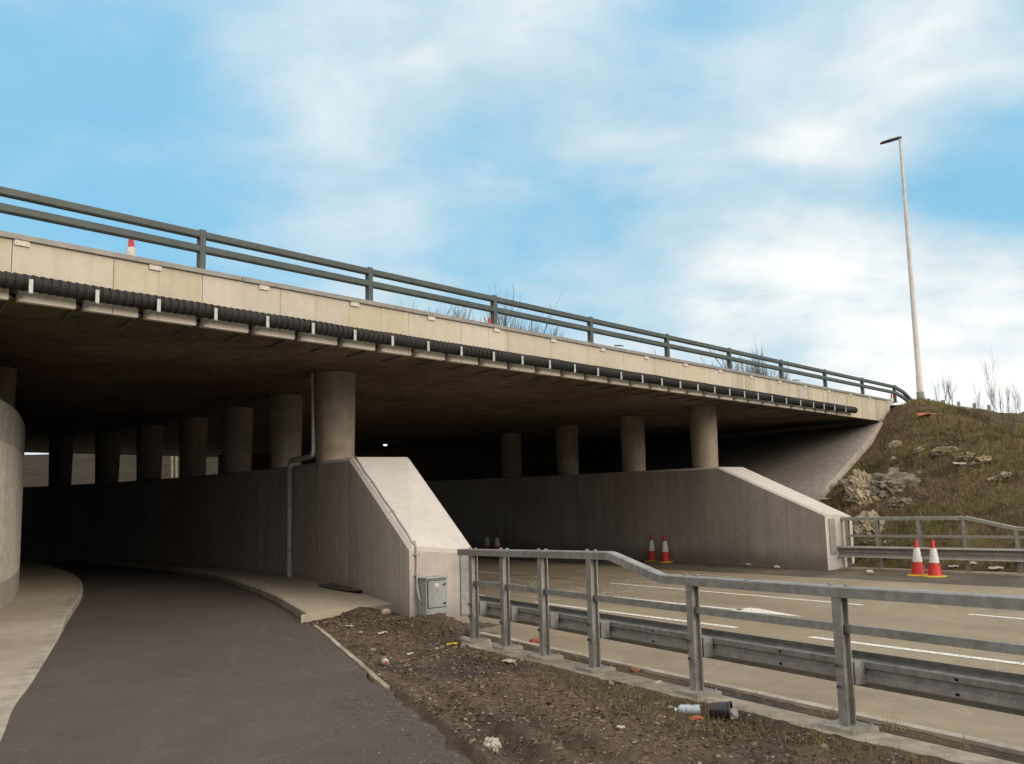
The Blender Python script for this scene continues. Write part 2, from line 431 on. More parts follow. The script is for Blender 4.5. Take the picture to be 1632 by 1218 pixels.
M['brick'] = plain('brick_red', (.24, .115, .075), .9, .2)
M['label_yellow'] = plain('yellow_warning_print', (.45, .36, .06), .6)
M['stone'] = plain('pale_stone', (.25, .215, .175), .9, .1, .4, 8)
M['litterbrown'] = plain('dead_leaf', (.155, .112, .072), .95, .1, .4, 8)
M['clod'] = plain('earth_clod', (.085, .062, .043), .95, .1, .4, 8)
M['straw'] = plain('dry_grass', (.235, .185, .092), .9, .1, .3)
M['brownstalk'] = plain('withered_stalk', (.165, .112, .075), .9, .1, .3)
M['green'] = plain('green_grass', (.078, .08, .028), .9, .1, .3)
M['bottle_blue'] = plain('clear_blue_plastic', (.36, .42, .50), .25, .5)
M['bottle_red'] = plain('red_label', (.30, .05, .04), .4)
M['film'] = plain('translucent_film', (.36, .335, .30), .4, .5)
def mk_emit():
    m, g, b = material('lit_lamp'); b.inputs['Emission Color'].default_value = (1, .97, .9, 1); b.inputs['Emission Strength'].default_value = 1.6; return m
M['lit'] = mk_emit()

# ================================================================== THE SETTING
# big ground sheet
def ground():
    mb = MB(); rows = []
    rr = [0, 6, 14, 30, 60, 100, 160, 300, 700, 1500, 4000]
    for r in rr:
        row = []
        for k in range(73):
            a = 2 * math.pi * k / 72; x, y = r * math.sin(a), r * math.cos(a)
            row.append((x, y, -.14 + (0.02 * r - .6 if r > 300 else 0) * .3))
        rows.append(row)
    mb.grid(rows); struct(mb.build('ground', M['field'], smooth=True))
ground()

def curve(pts, n):
    """resample a polyline evenly by index with Catmull-Rom smoothing"""
    P = [Vector((*p, 0)) if len(p) == 2 else Vector(p) for p in pts]; out = []
    for i in range(n):
        t = i * (len(P) - 1) / (n - 1); k = min(int(t), len(P) - 2); f = t - k
        a, b, c, d = P[max(k - 1, 0)], P[k], P[k + 1], P[min(k + 2, len(P) - 1)]
        out.append(.5 * ((2 * b) + (c - a) * f + (2 * a - 5 * b + 4 * c - d) * f * f + (3 * b - a - 3 * c + d) * f ** 3))
    return out

# road
ROADFAR = [(-30, 19.5), (0, 18.3), (9.5, 17.02), (14, 16.6), (18.4, 16.3), (28, 16.3), (33, 16.1), (36, 15.2), (39, 13.7), (41.5, 12.1), (43.6, 10.5), (47, 7.6), (60, -4), (90, -40)]
def road():
    mb = MB(); rows = []
    for s in [-30, -12, -4, 0, 4, 8, 12, 16, 20, 24, 28, 31, 33, 36, 39, 41.5, 43.6, 47, 60, 90]:
        f = interp(ROADFAR, s); rows.append([RD(s, lerp(min(5.95, f - 7.2), f, k / 8), 0) for k in range(9)])
    mb.grid(rows); r = struct(mb.build('road', M['road']))
    mb = MB(); rows = []
    for s in [x * .5 for x in range(-60, 96)]:
        f = interp(ROADFAR, s); far = f + 1.55 if s > 14.2 else interp([(-30, 25), (5, 20.2), (14.2, 18.9)], s)
        rows.append([RD(s, lerp(f - .12 * abs(fbm((s * 1.3, 0, 0))), far, k / 6), .004 + .045 * sstep(0, .45, k / 6) + (.02 * fbm((s * 2, k * .7, 3)) if k else 0)) for k in range(7)])
    mb.grid(rows); struct(mb.build('road_verge', M['verge'], smooth=True))
    return r
ROAD = road()
def strip_line(a, b, w, z=.004):
    a, b = Vector(a), Vector(b); d = (b - a).normalized(); sd = d.cross(Z) * w / 2
    return [(a + sd) * 1, (b + sd) * 1, (b - sd) * 1, (a - sd) * 1]
def marking(name, segs, mat, polys=(), z=.004):
    mb = MB()
    for a, b, w in segs:
        q = strip_line(a, b, w); mb.add([Vector((p.x, p.y, z)) for p in q], [(0, 1, 2, 3)])
    for poly in polys: mb.add([Vector((p.x, p.y, z)) for p in poly], [tuple(range(len(poly)))])
    return mb.build(name, mat, ROAD)
for s0, s1 in ((13.9, 9.2), (8.0, 4.6), (3.3, -.5), (18.5, 15.6), (23, 20), (29, 26)):
    marking('lane_line', [(RD(s0, 9.47), RD(s1, 9.47), .12)], M['paint'])
for s0, s1 in ((16.6, 9.75), (8.0, 4.0), (21.5, 18.2), (28, 25)):
    marking('lane_line', [(RD(s0, 12.81), RD(s1, 12.81), .11)], M['paint'])
def gp(x, y): return atz(x, y, 0)
def zp(x, y): return gp(880 + x / 4.533, 900 + y / 4.533)
marking('lane_arrow', [(gp(977, 951.5), gp(1182, 973), .12)], M['paint'], [[gp(1165, 973.5), gp(1195, 969), gp(1212, 971), gp(1283, 984)]])
LET1 = [((220, 148), (720, 173)), ((720, 173), (460, 206)), ((0, 172), (460, 206)), ((425, 168), (600, 183)), ((430, 165), (480, 152)), ((120, 160), (410, 210)), ((410, 210), (330, 220)), ((0, 185), (400, 212))]
LET2 = [((500, 115), (680, 97)), ((500, 115), (780, 135)), ((0, 95), (420, 133)), ((320, 65), (460, 85)), ((0, 60), (300, 64)), ((150, 48), (620, 70)), ((840, 72), (1000, 82)), ((930, 62), (1330, 93)), ((1130, 118), (1260, 100))]
marking('road_lettering', [(zp(*a), zp(*b), .09) for a, b in LET1], M['oldpaint'])
marking('road_lettering', [(zp(*a), zp(*b), .10) for a, b in LET2], M['oldpaint'])
LET3 = [((790, 405), (1060, 385)), ((745, 445), (1060, 478)), ((390, 420), (640, 437)), ((390, 455), (600, 495)), ((395, 500), (620, 528)), ((160, 500), (290, 530)), ((640, 480), (560, 525)), ((250, 485), (400, 500))]
def zq(x, y): return gp(740 + x / 5.536, 840 + y / 5.536)
marking('road_lettering', [(zq(*a), zq(*b), .09) for a, b in LET3], M['oldpaint'])
marking('lane_line', [(gp(805, 945), gp(893, 957), .1)], M['oldpaint'])

# path, its kerbs and the paved strips
PR = [(4, -4), (2, 0), (1.2, 1.5), (.4, 3.5), (-.26, 5.35), (-.69, 6.61), (-1.04, 7.57), (-1.75, 9.65), (-2.48, 11.74), (-2.78, 12.5), (-3.75, 14.93), (-4.85, 17.3), (-6.45, 20.4), (-8.9, 24.0), (-10.9, 26.3), (-12.9, 28.4), (-16, 31), (-22, 35), (-28, 39)]
PL = [(1, -4), (-.7, 0), (-1.5, 2), (-2.35, 4), (-3.21, 6.09), (-3.7, 7.2), (-4.07, 8.18), (-4.75, 9.9), (-5.45, 11.66), (-5.9, 12.75), (-6.81, 15.06), (-7.82, 17.46), (-9.51, 20.86), (-12.0, 25), (-14.3, 28.3), (-17, 31.5), (-20, 34.5), (-25, 39), (-31, 43)]
NPT = 150
cR, cL = curve(PR, NPT), curve(PL, NPT)
def path():
    mb = MB(); rows = []
    for i in range(NPT):
        r = cR[i].copy()
        if r.y < 11.2:                                    # the asphalt edge is ragged beside the earth
            dd = (cL[i] - cR[i]).normalized()
            r = r + dd * (.10 * fbm((r.y * 1.7, 0, 5)) + .05 * fbm((r.y * 6, 1, 5))) * sstep(11.2, 7.5, r.y)
        rows.append([cL[i].lerp(r, k / 10) + Z * .30 for k in range(11)])
    mb.grid(rows); struct(mb.build('path', M['path']))
path()
# wall beside the path: plan of its path-side face
WF = [(-1.36, 12.28), (-2.70, 15.65), (-4.18, 18.6), (-5.55, 20.8), (-8.3, 24.4), (-10.0, 26.2), (-11.8, 27.9), (-14.7, 30.3), (-20, 34), (-27, 38)]
def leftwall_pts(): return curve([(-2.6, -2), (-4.0, 3), (-5.3, 7.2), (-6.3, 10.6), (-7.24, 13.6), (-7.9, 15.2), (-8.92, 17.35), (-10.3, 19.9), (-12.6, 23.6), (-15.6, 28.4), (-18.5, 32), (-24, 38), (-31, 44)], 260)
LW = leftwall_pts()
def kerb_h(p): return .006 + .10 * sstep(10.6, 12.2, p.y)
def near_on(poly, p): return min(poly, key=lambda q: (q - p).length)
def pavement_left():
    mb = MB(); rows = []; krows = []
    for i in range(NPT):
        p = cL[i]; d = (cL[min(i + 1, NPT - 1)] - cL[max(i - 1, 0)]).normalized(); out = Vector((-d.y, d.x, 0))
        h = kerb_h(p); w = near_on(LW, p + out * 1.6) + out * .1
        a = p + out * .13
        if (w - p).dot(out) < .4: w = p + out * .4
        rows.append([a.lerp(w, k / 6) + Z * (.30 + h) for k in range(7)])
        krows.append([p + Z * .24, p + Z * (.30 + h - .012), p + out * .02 + Z * (.302 + h), p + out * .13 + Z * (.302 + h)])
    mb.grid(rows); struct(mb.build('pavement', M['slabcon']))
    mb = MB(); mb.grid(krows); struct(mb.build('kerb', M['kerb']))
pavement_left()
K0 = next(i for i in range(NPT) if cR[i].y > 12.0)
def pavement_right():
    F = curve(WF, 200); mb = MB(); kb = MB(); rows = []; kr = []
    kp = [Vector((-2.67, 12.0, 0))] + [cR[i] for i in range(K0 + 1, NPT)]
    for i, p in enumerate(kp):
        q = Vector((-1.55, 13.24, 0)) if i == 0 else near_on(F[30:], p)
        nrm = (q - p).normalized()
        rows.append([(p + nrm * .12).lerp(q + nrm * .15, k / 5) + Z * .40 for k in range(6)])
        kr.append([p + Z * .24, p + Z * .39, p + nrm * .015 + Z * .402, p + nrm * .12 + Z * .402])
    # end face
    r0 = rows[0]; mb.grid(rows); mb.grid([r0, [v - Z * .3 for v in r0]])
    mb.grid([[rows[5][k] + Z * .002 for k in range(6)], [rows[5][k] + Z * .002 + UR * .012 for k in range(6)]])
    struct(mb.build('pavement', M['slabcon']))
    kb.grid(kr); kb.grid([kr[0], [v - Z * .2 for v in kr[0]]]); struct(kb.build('kerb', M['kerb']))
pavement_right()

# earth between path and road
def n_post(s): return 5.38 + .05 * s
def verge():
    Lp = [(4, -4), (2.2, 0), (1.3, 1.5), (.45, 3.5), (-.2, 5.35), (-.62, 6.61), (-.98, 7.57), (-1.70, 9.65), (-2.46, 11.74), (-2.62, 12.1), (-1.6, 13.5)]
    Rs = [-5, -1, .6, 2.2, 3.8, 5.0, 6.0, 7.8, 9.6, 10.3, 11.3]
    Rp = [tuple(RD(s, n_post(s) - .32)[:2]) for s in Rs[:-2]] + [tuple(RD(10.5, 6.0)[:2]), tuple(RD(11.0, 6.9)[:2])]
    A, B = curve(Lp, 330), curve(Rp, 330); mb = MB(); rows = []
    for a, b in zip(A, B):
        row = []; wid = (b - a).length
        for k in range(-4, 125):
            t = k / 120; p = a.lerp(b, t); dist = t * wid
            z = lerp(.295, .115, sstep(0, 1, t)) if t > 0 else .27
            if k > 0:
                amp = sstep(0, .25, dist) * (1 - .6 * sstep(.93, 1.03, t))
                z += amp * (.032 * fbm((p.x * 1.3, p.y * 1.3, 1)) + .024 * fbm((p.x * 5, p.y * 5, 2)) + .017 * fbm((p.x * 15, p.y * 15, 3), 5))
                near = sstep(9, 6.5, p.y)
                for c0, w0, dp in ((.30, .13, .07), (.62, .12, .055)):     # wheel ruts beside the path
                    c1 = c0 + .07 * fbm((p.y * .9, c0, 9)); q = (dist - c1) / w0
                    z += near * (-dp * math.exp(-q * q) + .035 * math.exp(-((abs(q) - 1.7) ** 2) * 3))
                z += sstep(1.0, .8, t) * .20 * math.exp(-((p - Vector((-.85, 12.25, 0))).length / .42) ** 2) + .10 * math.exp(-((p - Vector((-1.5, 12.1, 0))).length / .55) ** 2)
                z += .10 * math.exp(-((p - Vector((-2.0, 12.6, 0))).length / .35) ** 2)
            row.append(p + Z * z)
        rows.append(row)
    mb.grid(rows); o = struct(mb.build('earth_verge', M['dirt'], smooth=True))
    return o, rows
VERGE, VROWS = verge()
from mathutils.bvhtree import BVHTree
def bvh_of(o):
    o.data.calc_loop_triangles(); return BVHTree.FromPolygons([v.co.copy() for v in o.data.vertices], [tuple(p.vertices) for p in o.data.polygons])
VB = bvh_of(VERGE)
def vz(x, y):
    h = VB.ray_cast(Vector((x, y, 5)), Vector((0, 0, -1))); return h[0].z if h[0] else None
def on_verge(px, py):
    h = VB.ray_cast(EYE, ray(px, py)); return h[0]

# plinth, dirt channel and kerb by the road
PW, KO = .11, .42
def road_edge():
    mb = MB(); ch = MB(); kb = MB(); r1 = []; r2 = []; r3 = []
    for i in range(160):
        s = -8 + i * .1166; c = n_post(s); k = c + KO
        rg = .06 * fbm((s * 1.1, 2, 0)) + .03 * fbm((s * 5, 2, 0))
        r1.append([RD(s, c - .38 + rg, .02), RD(s, c - .375 + rg, .092), RD(s, c, .105), RD(s, c + PW, .10), RD(s, c + PW + .005, .0)])
        r2.append([RD(s, lerp(c + PW - .03, k + .0, j / 3), .075 + .018 * fbm((s * 3, j, 0)) + .006 * fbm((s * 14, j * 3, 0))) for j in range(4)])
        r3.append([RD(s, k - .045, .0), RD(s, k - .04, .10), RD(s, k + .045, .102), RD(s, k + .055, .09), RD(s, k + .06, -.02)])
    for m_, r in ((mb, r1), (ch, r2), (kb, r3)): m_.grid(r)
    tag(mb.build('rail_plinth', M['plinth'], loc=RD(4, 5.6, 0)), 'long low concrete footing strip under the nearest crash rail', 'concrete footing')
    struct(ch.build('soil_strip', M['dirt'], smooth=True)); struct(kb.build('kerb', M['kerb']))
road_edge()

# ------------------------------------------------------------------ retaining walls
def ribbon_wall(F, B, zF, zB, zbase, ch=.05):
    """wall between two plan lines with chamfered top edges"""
    rows = []
    for f, b, a, c in zip(F, B, zF, zB):
        f, b = Vector((f[0], f[1], 0)), Vector((b[0], b[1], 0)); d = (b - f).normalized()
        rows.append((f, b, d, a, c))
    side = MB(); top = MB()
    side.grid([[f + Z * zbase, f + Z * (a - ch)] for f, b, d, a, c in rows]); side.grid([[b + Z * zbase, b + Z * (c - ch)] for f, b, d, a, c in rows])
    for e in (0, -1):
        f, b, d, a, c = rows[e]; side.add([f + Z * zbase, f + Z * (a - ch), b + Z * (c - ch), b + Z * zbase], [(0, 1, 2, 3)])
    top.grid([[f + Z * (a - ch), f + d * ch + Z * a, b - d * ch + Z * c, b + Z * (c - ch)] for f, b, d, a, c in rows])
    for e in (0, -1):
        f, b, d, a, c = rows[e]; top.add([f + Z * (a - ch), f + d * ch + Z * a, b - d * ch + Z * c, b + Z * (c - ch)], [(0, 1, 2, 3)])
    return side, top
def z_at_line(p, line):
    """height of a plan point so that it lies on an observed edge"""
    lo, hi = 1.0, 5.0
    for _ in range(30):
        m = (lo + hi) / 2; v = Vector((p[0], p[1], m)) - EYE; x = 816 + FPX * v.dot(CR) / v.dot(CF); y = 609 - FPX * v.dot(CU) / v.dot(CF)
        if y > interp(line, x): lo = m
        else: hi = m
    return lo
TOPLINE = [(41, 776.5), (151, 770.5), (218, 766), (286, 761), (420, 748), (475, 741), (550, 730)]
WFs = [Vector((*WF[0], 0)), Vector((*WF[1], 0))] + curve(WF[1:], 60)[1:]
def off(pts, w):
    out = []
    for i, p in enumerate(pts):
        d = (pts[min(i + 1, len(pts) - 1)] - pts[max(i - 1, 0)]).normalized(); out.append(p + Vector((d.y, -d.x, 0)) * w)
    return out
WBs = off(WFs, 1.06); WBs[0] = Vector((-.54, 13.0, 0)); WBs[1] = Vector((-1.75, 16.1, 0))
zF = [1.19, 2.525] + [z_at_line(p, TOPLINE) for p in WFs[2:]]
zF = [min(z, 2.75) for z in zF]
zB = list(zF); zB[0] = 1.09
pathwall = thing('retaining_wall', (-1.36, 12.28, .3), 'pale concrete wall with steep sloping end between the footpath and the road, cabinet on its end', 'retaining wall')
sd, tp = ribbon_wall(WFs, WBs, zF, zB, -.15, .055)
sd.build('wall_face', M['wall'], pathwall); tp.build('coping', M['coping'], pathwall)

FW = [(14.41, 17.8, 1.31), (17.64, 17.8, 2.52), (22, 17.8, 2.56), (28, 17.8, 2.62), (33, 17.6, 2.68), (36, 16.7, 2.7), (39, 15.2, 2.7), (41.5, 13.6, 2.72), (43.6, 12.0, 2.72), (47, 9.2, 2.72)]
FBk = [(14.45, 18.8, 1.24), (17.70, 18.8, 2.52), (22, 18.8, 2.56), (28, 18.8, 2.62), (33.2, 18.6, 2.68), (36.5, 17.6, 2.7), (39.6, 16.0, 2.7), (42.2, 14.3, 2.72), (44.2, 12.8, 2.72), (47.6, 10, 2.72)]
farwall = thing('retaining_wall', RD(14.4, 17.8), 'long grey concrete wall along the far side of the road, with a gently sloping end', 'retaining wall')
sd, tp = ribbon_wall([RD(*q[:2]) for q in FW], [RD(*q[:2]) for q in FBk], [q[2] for q in FW], [q[2] for q in FBk], -.15, .045)
sd.build('wall_face', M['farwall'], farwall); tp.build('coping', M['coping'], farwall)
mb = MB(); q0, q1 = RD(14.41, 17.8), RD(14.45, 18.8); o_ = -UR * .006
mb.add([q0 + o_ - Z * .1, q1 + o_ - Z * .1, q1 + o_ + Z * 1.19, q0 + o_ + Z * 1.26], [(0, 1, 2, 3)]); mb.build('end_face', M['coping'], farwall)

def left_wall():
    w = thing('retaining_wall', (-7.3, 13.6, .3), 'curved pale concrete wall with vertical ribs at the left of the footpath', 'retaining wall')
    # resample by length for the ribs
    pts = []; acc = 0; L = [0]
    for a, b in zip(LW, LW[1:]): L.append(L[-1] + (b - a).length)
    step = .0275; n = int(38 / step); j = 0
    for i in range(n):
        q = i * step
        while j < len(LW) - 2 and L[j + 1] < q: j += 1
        t = (q - L[j]) / max(1e-6, L[j + 1] - L[j]); pts.append(LW[j].lerp(LW[j + 1], t))
    mb = MB(); rib = MB(); prof = (0, .022, .022, 0)
    rowsA, rowsR = [], []
    for i, p in enumerate(pts):
        d = (pts[min(i + 3, n - 1)] - pts[max(i - 3, 0)]).normalized(); inn = Vector((-d.y, d.x, 0))
        ztop = 3.32 - 1.2 * sstep(9.5, 4.0, p.y)
        rowsA.append((p, inn, ztop)); dep = prof[i % 4]
        q = p + inn * dep
        rowsR.append([p + Z * .78, q + inn * .0 + Z * .80, q + Z * (ztop - .62), p + Z * (ztop - .58)])
    rib.grid(rowsR)
    sub = rowsA[::6]
    mb.grid([[p + Z * .2, p + Z * .78] for p, i_, z in sub])
    mb.grid([[p + Z * (z - .58), p + Z * (z - .04), p + i_ * .04 + Z * z, p + i_ * .38 + Z * z, p + i_ * .42 + Z * (z - .04), p + i_ * .42 + Z * .2] for p, i_, z in sub])
    rib.build('ribbed_panel', M['flute'], w); mb.build('wall_face', M['flute'], w)
left_wall()

# ------------------------------------------------------------------ bridge
ZS, ZF0, ZF1 = 4.21, 4.15, 4.86
bridge = thing('road_bridge', DK(12, -13, 0), 'low wide concrete road bridge with cream face panels crossing over the footpath and road', 'bridge')
def u_at(n, e): return (n - (P0 + NF * e).dot(NR)) / UD.dot(NR)
def deck():
    mb = MB()
    nu, ne = 30, 20
    mb.grid([[DK(lerp(-24, u_at(28.7, lerp(-.10, -27, j / ne)), i / nu), lerp(-.10, -27, j / ne), ZS) for j in range(ne + 1)] for i in range(nu + 1)])
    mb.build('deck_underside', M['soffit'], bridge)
    mb = MB(); c = [DK(-24, -.1), DK(u_at(28.7, -.1), -.1), DK(u_at(28.7, -26.9), -26.9), DK(-24, -26.9)]
    mb.add([q + Z * 4.25 for q in c] + [q + Z * 4.75 for q in c], [(0, 1, 2, 3), (4, 5, 6, 7), (0, 1, 5, 4), (1, 2, 6, 5), (2, 3, 7, 6), (3, 0, 4, 7)])
    mb.build('deck_slab', M['column'], bridge)
    mb = MB(); mb.add([DK(u, e, 4.756) for u, e in ((-24, -.4), (u_at(28.7, -.4), -.4), (u_at(28.7, -26.6), -26.6), (-24, -26.6))], [(0, 1, 2, 3)])
    mb.build('carriageway', M['verge'], bridge)
deck()
BR_U = [.15, .92, 1.71, 2.52, 3.33, 4.11, 4.89, 5.65, 6.43, 7.21, 8.03, 8.81, 9.61, 10.39, 11.16, 11.98, 12.78, 13.55, 14.33, 15.11, 15.9, 16.64, 17.41, 18.15, 18.95, 19.8, 20.7, 21.56, 22.29, 23.06, 23.9]
BR_U = [-2.17, -1.4, -.63] + BR_U
JOINT = [-2.43, -1.82, -1.2, -.6] + [.03, .64, 1.24, 1.84, 2.47, 3.13, 3.72, 4.37, 4.99, 5.64, 6.24, 6.87, 7.48, 8.19, 8.72, 9.36, 9.98, 10.6, 11.21, 11.85, 12.47, 13.1, 13.7, 14.3, 14.94, 15.55, 16.17, 16.8, 17.38] + [17.99 + .615 * k for k in range(17)]
def fascia(e0, e1, notches, ua, ub, name, joints):
    """face panels with open joints; short slots at the bottom where the bracket arms pass"""
    mb = MB(); ed = sorted([ua] + [j for j in joints if ua < j < ub] + [ub]); g = .004
    for a, b in zip(ed, ed[1:]):
        g0, g1 = (g if (round(a / .615) % 2) == 0 else .0012), (g if (round(b / .615) % 2) == 0 else .0012); a_, b_ = a + g0, b - g1; ec = (e0 + e1) / 2; hw = abs(e1 - e0) / 2 + random.uniform(-.002, .002)
        zs = ZF0 + .18
        mb.box(DK((a_ + b_) / 2, ec, (zs + ZF1) / 2), UD * (b_ - a_) / 2, NF * hw, Z * (ZF1 - zs) / 2)
        cuts = [a_] + [c for q in notches for c in (q - .135, q - .02) if a_ < c < b_] + [b_]
        inside = [q for q in notches if q - .135 < a_ < q - .02]
        segs = []; solid = not inside; x = a_
        for c in cuts[1:]:
            if solid and c - x > .01: segs.append((x, c))
            solid = not solid; x = c
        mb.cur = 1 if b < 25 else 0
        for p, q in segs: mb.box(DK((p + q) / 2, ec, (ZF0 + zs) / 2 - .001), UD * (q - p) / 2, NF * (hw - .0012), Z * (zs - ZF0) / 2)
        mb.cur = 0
    return mb.build(name, [M['fascia'], M['fascia_lightened']], bridge)
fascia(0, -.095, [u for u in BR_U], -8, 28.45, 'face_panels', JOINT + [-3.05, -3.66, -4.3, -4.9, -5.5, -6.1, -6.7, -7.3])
fascia(-26.9, -27, [], -24, u_at(28.7, -27), 'rear_face', [-24 + 1.23 * k for k in range(44)])
def copings():
    mb = MB()
    ed = [-8 + 3.69 * k for k in range(10)] + [28.5]
    for a, b in zip(ed, ed[1:]):
        mb.box(DK((a + b) / 2, -.17, ZF1 + .036), UD * ((b - a) / 2 - .004), NF * .205, Z * .034)
    mb.build('parapet_coping', M['galv_old'], bridge, bevel=.006)
    pl = None
    for k in range(18):
        u = .13 + 1.655 * k
        if pl is None:
            mb = MB(); mb.box(DK(u, .012, 4.83), UD * .085, NF * .010, Z * .034)
            for q in (-.055, .055): mb.lathe(DK(u + q, .02, 4.826), [(.012, 0), (.012, .012)], 8)
            pl = mb.build('fixing_plate', M['plate'], bridge, bevel=.004); u0 = u
        else:
            c = pl.copy(); COL.objects.link(c); c.parent = bridge; c.location = UD * (u - u0)
copings()
# columns: [px of centre at the wall line] -> plan position
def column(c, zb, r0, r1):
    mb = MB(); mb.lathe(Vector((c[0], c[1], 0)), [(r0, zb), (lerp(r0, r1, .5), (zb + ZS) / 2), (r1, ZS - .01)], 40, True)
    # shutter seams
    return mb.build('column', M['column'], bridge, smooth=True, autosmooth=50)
WC = off(WFs, .52)
def on_wallcentre(px):
    k = (px - 816) / FPX; best = None
    for a, b in zip(WC[1:], WC[2:]):
        for t in range(12):
            p = a.lerp(b, t / 12); v = Vector((p.x, p.y, 2.6)) - EYE; x = v.dot(CR) / v.dot(CF)
            if best is None or abs(x - k) < best[0]: best = (abs(x - k), p)
    return best[1]
colL = Vector((-3.31, 17.65, 0))
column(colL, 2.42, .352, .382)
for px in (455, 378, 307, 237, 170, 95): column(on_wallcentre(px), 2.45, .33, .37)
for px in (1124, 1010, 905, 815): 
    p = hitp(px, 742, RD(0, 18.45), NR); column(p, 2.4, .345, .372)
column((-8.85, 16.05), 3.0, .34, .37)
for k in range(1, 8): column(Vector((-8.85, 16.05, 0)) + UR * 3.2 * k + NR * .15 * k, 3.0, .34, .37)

# concrete slope under the far end, abutments
def revetment():
    mb = MB(); pts = [(18.85, .31), (22.06, 1.74), (26.3, 3.63), (27.35, 4.10)]
    def pe(n, e, z):
        # plan point with the given n and e
        u = (n - (P0 + NF * e).dot(NR)) / UD.dot(NR); return DK(u, e, z)
    es = [.10, -1, -3, -6, -10, -15, -20, -27]
    mb.grid([[pe(n, e, z) for e in es] for n, z in pts]); mb.grid([[pe(n, .10, z), pe(n, .10, z - 1.2)] for n, z in pts])
    tag(mb.build('slope_paving', M['revet'], loc=pe(18.85, .1, .3)), 'smooth pale concrete slope rising under the far end of the bridge', 'concrete slope')
    mb = MB(); c = [pe(27.3, .0, 3.6), pe(27.3, -27, 3.6), pe(27.6, -27, 3.6), pe(27.6, .0, 3.6)]
    mb.add(c + [q + Z * .62 for q in c], [(0, 1, 5, 4), (2, 3, 7, 6), (0, 3, 7, 4), (1, 2, 6, 5)]); mb.build('abutment', M['column'], bridge)
    # bank closing the space behind the left wall
    mb = MB(); rows = []
    for p in LW[60::6]:
        q = Vector((-NR.x, -NR.y, 0)); rows.append([p + q * .35 + Z * 2.9, p + q * 1.6 + Z * 3.2, p + q * 4.2 + Z * 4.3, p + q * 9 + Z * 4.4, p + q * 30 + Z * 4.2])
    mb.grid(rows); struct(mb.build('bank', M['bank'], smooth=True))
    return pe
PE = revetment()
mb = MB(); rows = [(35.6, 27.5), (34.4, 21.2), (36.9, 18.4), (40.3, 16.5), (43.0, 14.8), (S_of(DK(u_at(12.2, -26.3), -26.3)), 12.2)]
mb.grid([[RD(a_, b_, 0), RD(a_, b_, ZS - .004)] for a_, b_ in rows]); mb.grid([[RD(a_ + .5, b_ + .3, 0), RD(a_ + .5, b_ + .3, ZS - .004)] for a_, b_ in rows])
for a_, b_ in (rows[0], rows[-1]): mb.grid([[RD(a_, b_, 0), RD(a_, b_, ZS - .004)], [RD(a_ + .5, b_ + .3, 0), RD(a_ + .5, b_ + .3, ZS - .004)]])
mb.build('daylight_stop_wall', M['soffit'], bridge)  # added wall shutting out daylight from the far end, in darker soffit concrete

# ------------------------------------------------------------------ bridge parapet rail
def parapet():
    t = thing('parapet_railing', DK(13, -.26, ZF1 + .07), 'dark green two-rail metal railing along the top of the bridge', 'railing')
    us = [2.60 + 3.02 * k for k in range(-3, 10)]; e = -.26; zb = ZF1 + .07
    first = None
    for u in us:
        if first is None:
            mb = MB(); mb.box(DK(u, e, (zb + 5.555) / 2), UD * .045, NF * .05, Z * (5.555 - zb) / 2); mb.box(DK(u, e, zb + .01), UD * .09, NF * .1, Z * .01)
            first = mb.build('post', M['rail'], t, bevel=.012); u0 = u
        else:
            c = first.copy(); COL.objects.link(c); c.parent = t; c.location = UD * (u - u0)
    end = us[-1]
    for zc in (5.485, 5.285):
        for a, b in zip(us, us[1:]):
            mb = MB(); mb.sweep([DK(a + .046, e + .0, zc), DK(b - .046, e, zc)], [(-.045, -.05), (.03, -.05), (.045, -.035), (.045, .035), (.03, .05), (-.045, .05)])
            mb.build('rail', M['rail'], t)
        mb = MB(); k = 5.485 - zc; mb.sweep([DK(end + .046, e, zc), DK(end + .9, e, zc - .12), DK(end + 2.25, e, zc - .52 + k * .5)], [(-.045, -.05), (.045, -.05), (.045, .05), (-.045, .05)])
        mb.build('rail', M['rail'], t)
    mb = MB(); mb.box(DK(end + 2.42, e, 4.86), UD * .17, NF * .05, Z * .27); mb.build('end_plate', M['rail'], t)
parapet()

# ------------------------------------------------------------------ black corrugated duct on brackets
def duct():
    t = thing('cable_duct', DK(12, .15, 4.2), 'thick black corrugated duct held on white brackets along the bridge face', 'duct')
    ec, zc, R = .135, 4.337, .099
    mb = MB(); pts, rs = [], []
    u = -3.4; 
    while u < 24.86:
        for f, k in ((0, .86), (.06, 1.02), (.16, 1.02), (.55, .96), (.88, .90), (.95, .83)):
            pts.append(DK(u + .1 * f, ec + .004 * math.sin(u * 2.1), zc + .003 * math.sin(u * 3.3 + 1) + .0015 * math.sin(u * 9))); rs.append(R * k)
        u += .1
    pts += [DK(u + .03, ec, zc), DK(u + .07, ec, zc), DK(u + .09, ec, zc)]; rs += [R * .97, R * .8, R * .4]
    mb.tube(pts, rs, 18); mb.build('corrugated_pipe', M['duct'], t, smooth=True, autosmooth=40)
    first = None
    for u in BR_U:
        if first is None:
            mb = MB()
            mb.box(DK(u, .258, 4.285), UD * .023, NF * .006, Z * .080)            # upstand
            mb.box(DK(u, .13, 4.207), UD * .02, NF * .134, Z * .006)             # tray
            first = mb.build('bracket', M['bracket'], t); 
            mb = MB(); mb.bar(DK(u - .115, -.02, 4.195), DK(u + .165, -1.06, 4.195), .032, .026)
            arm = mb.build('arm', M['arm'], first, local=False)
            u0 = u
        else:
            c = first.copy(); COL.objects.link(c); c.parent = t; c.location = UD * (u - u0) + Z * random.uniform(-.006, .006)
            a = arm.copy(); COL.objects.link(a); a.parent = c
duct()

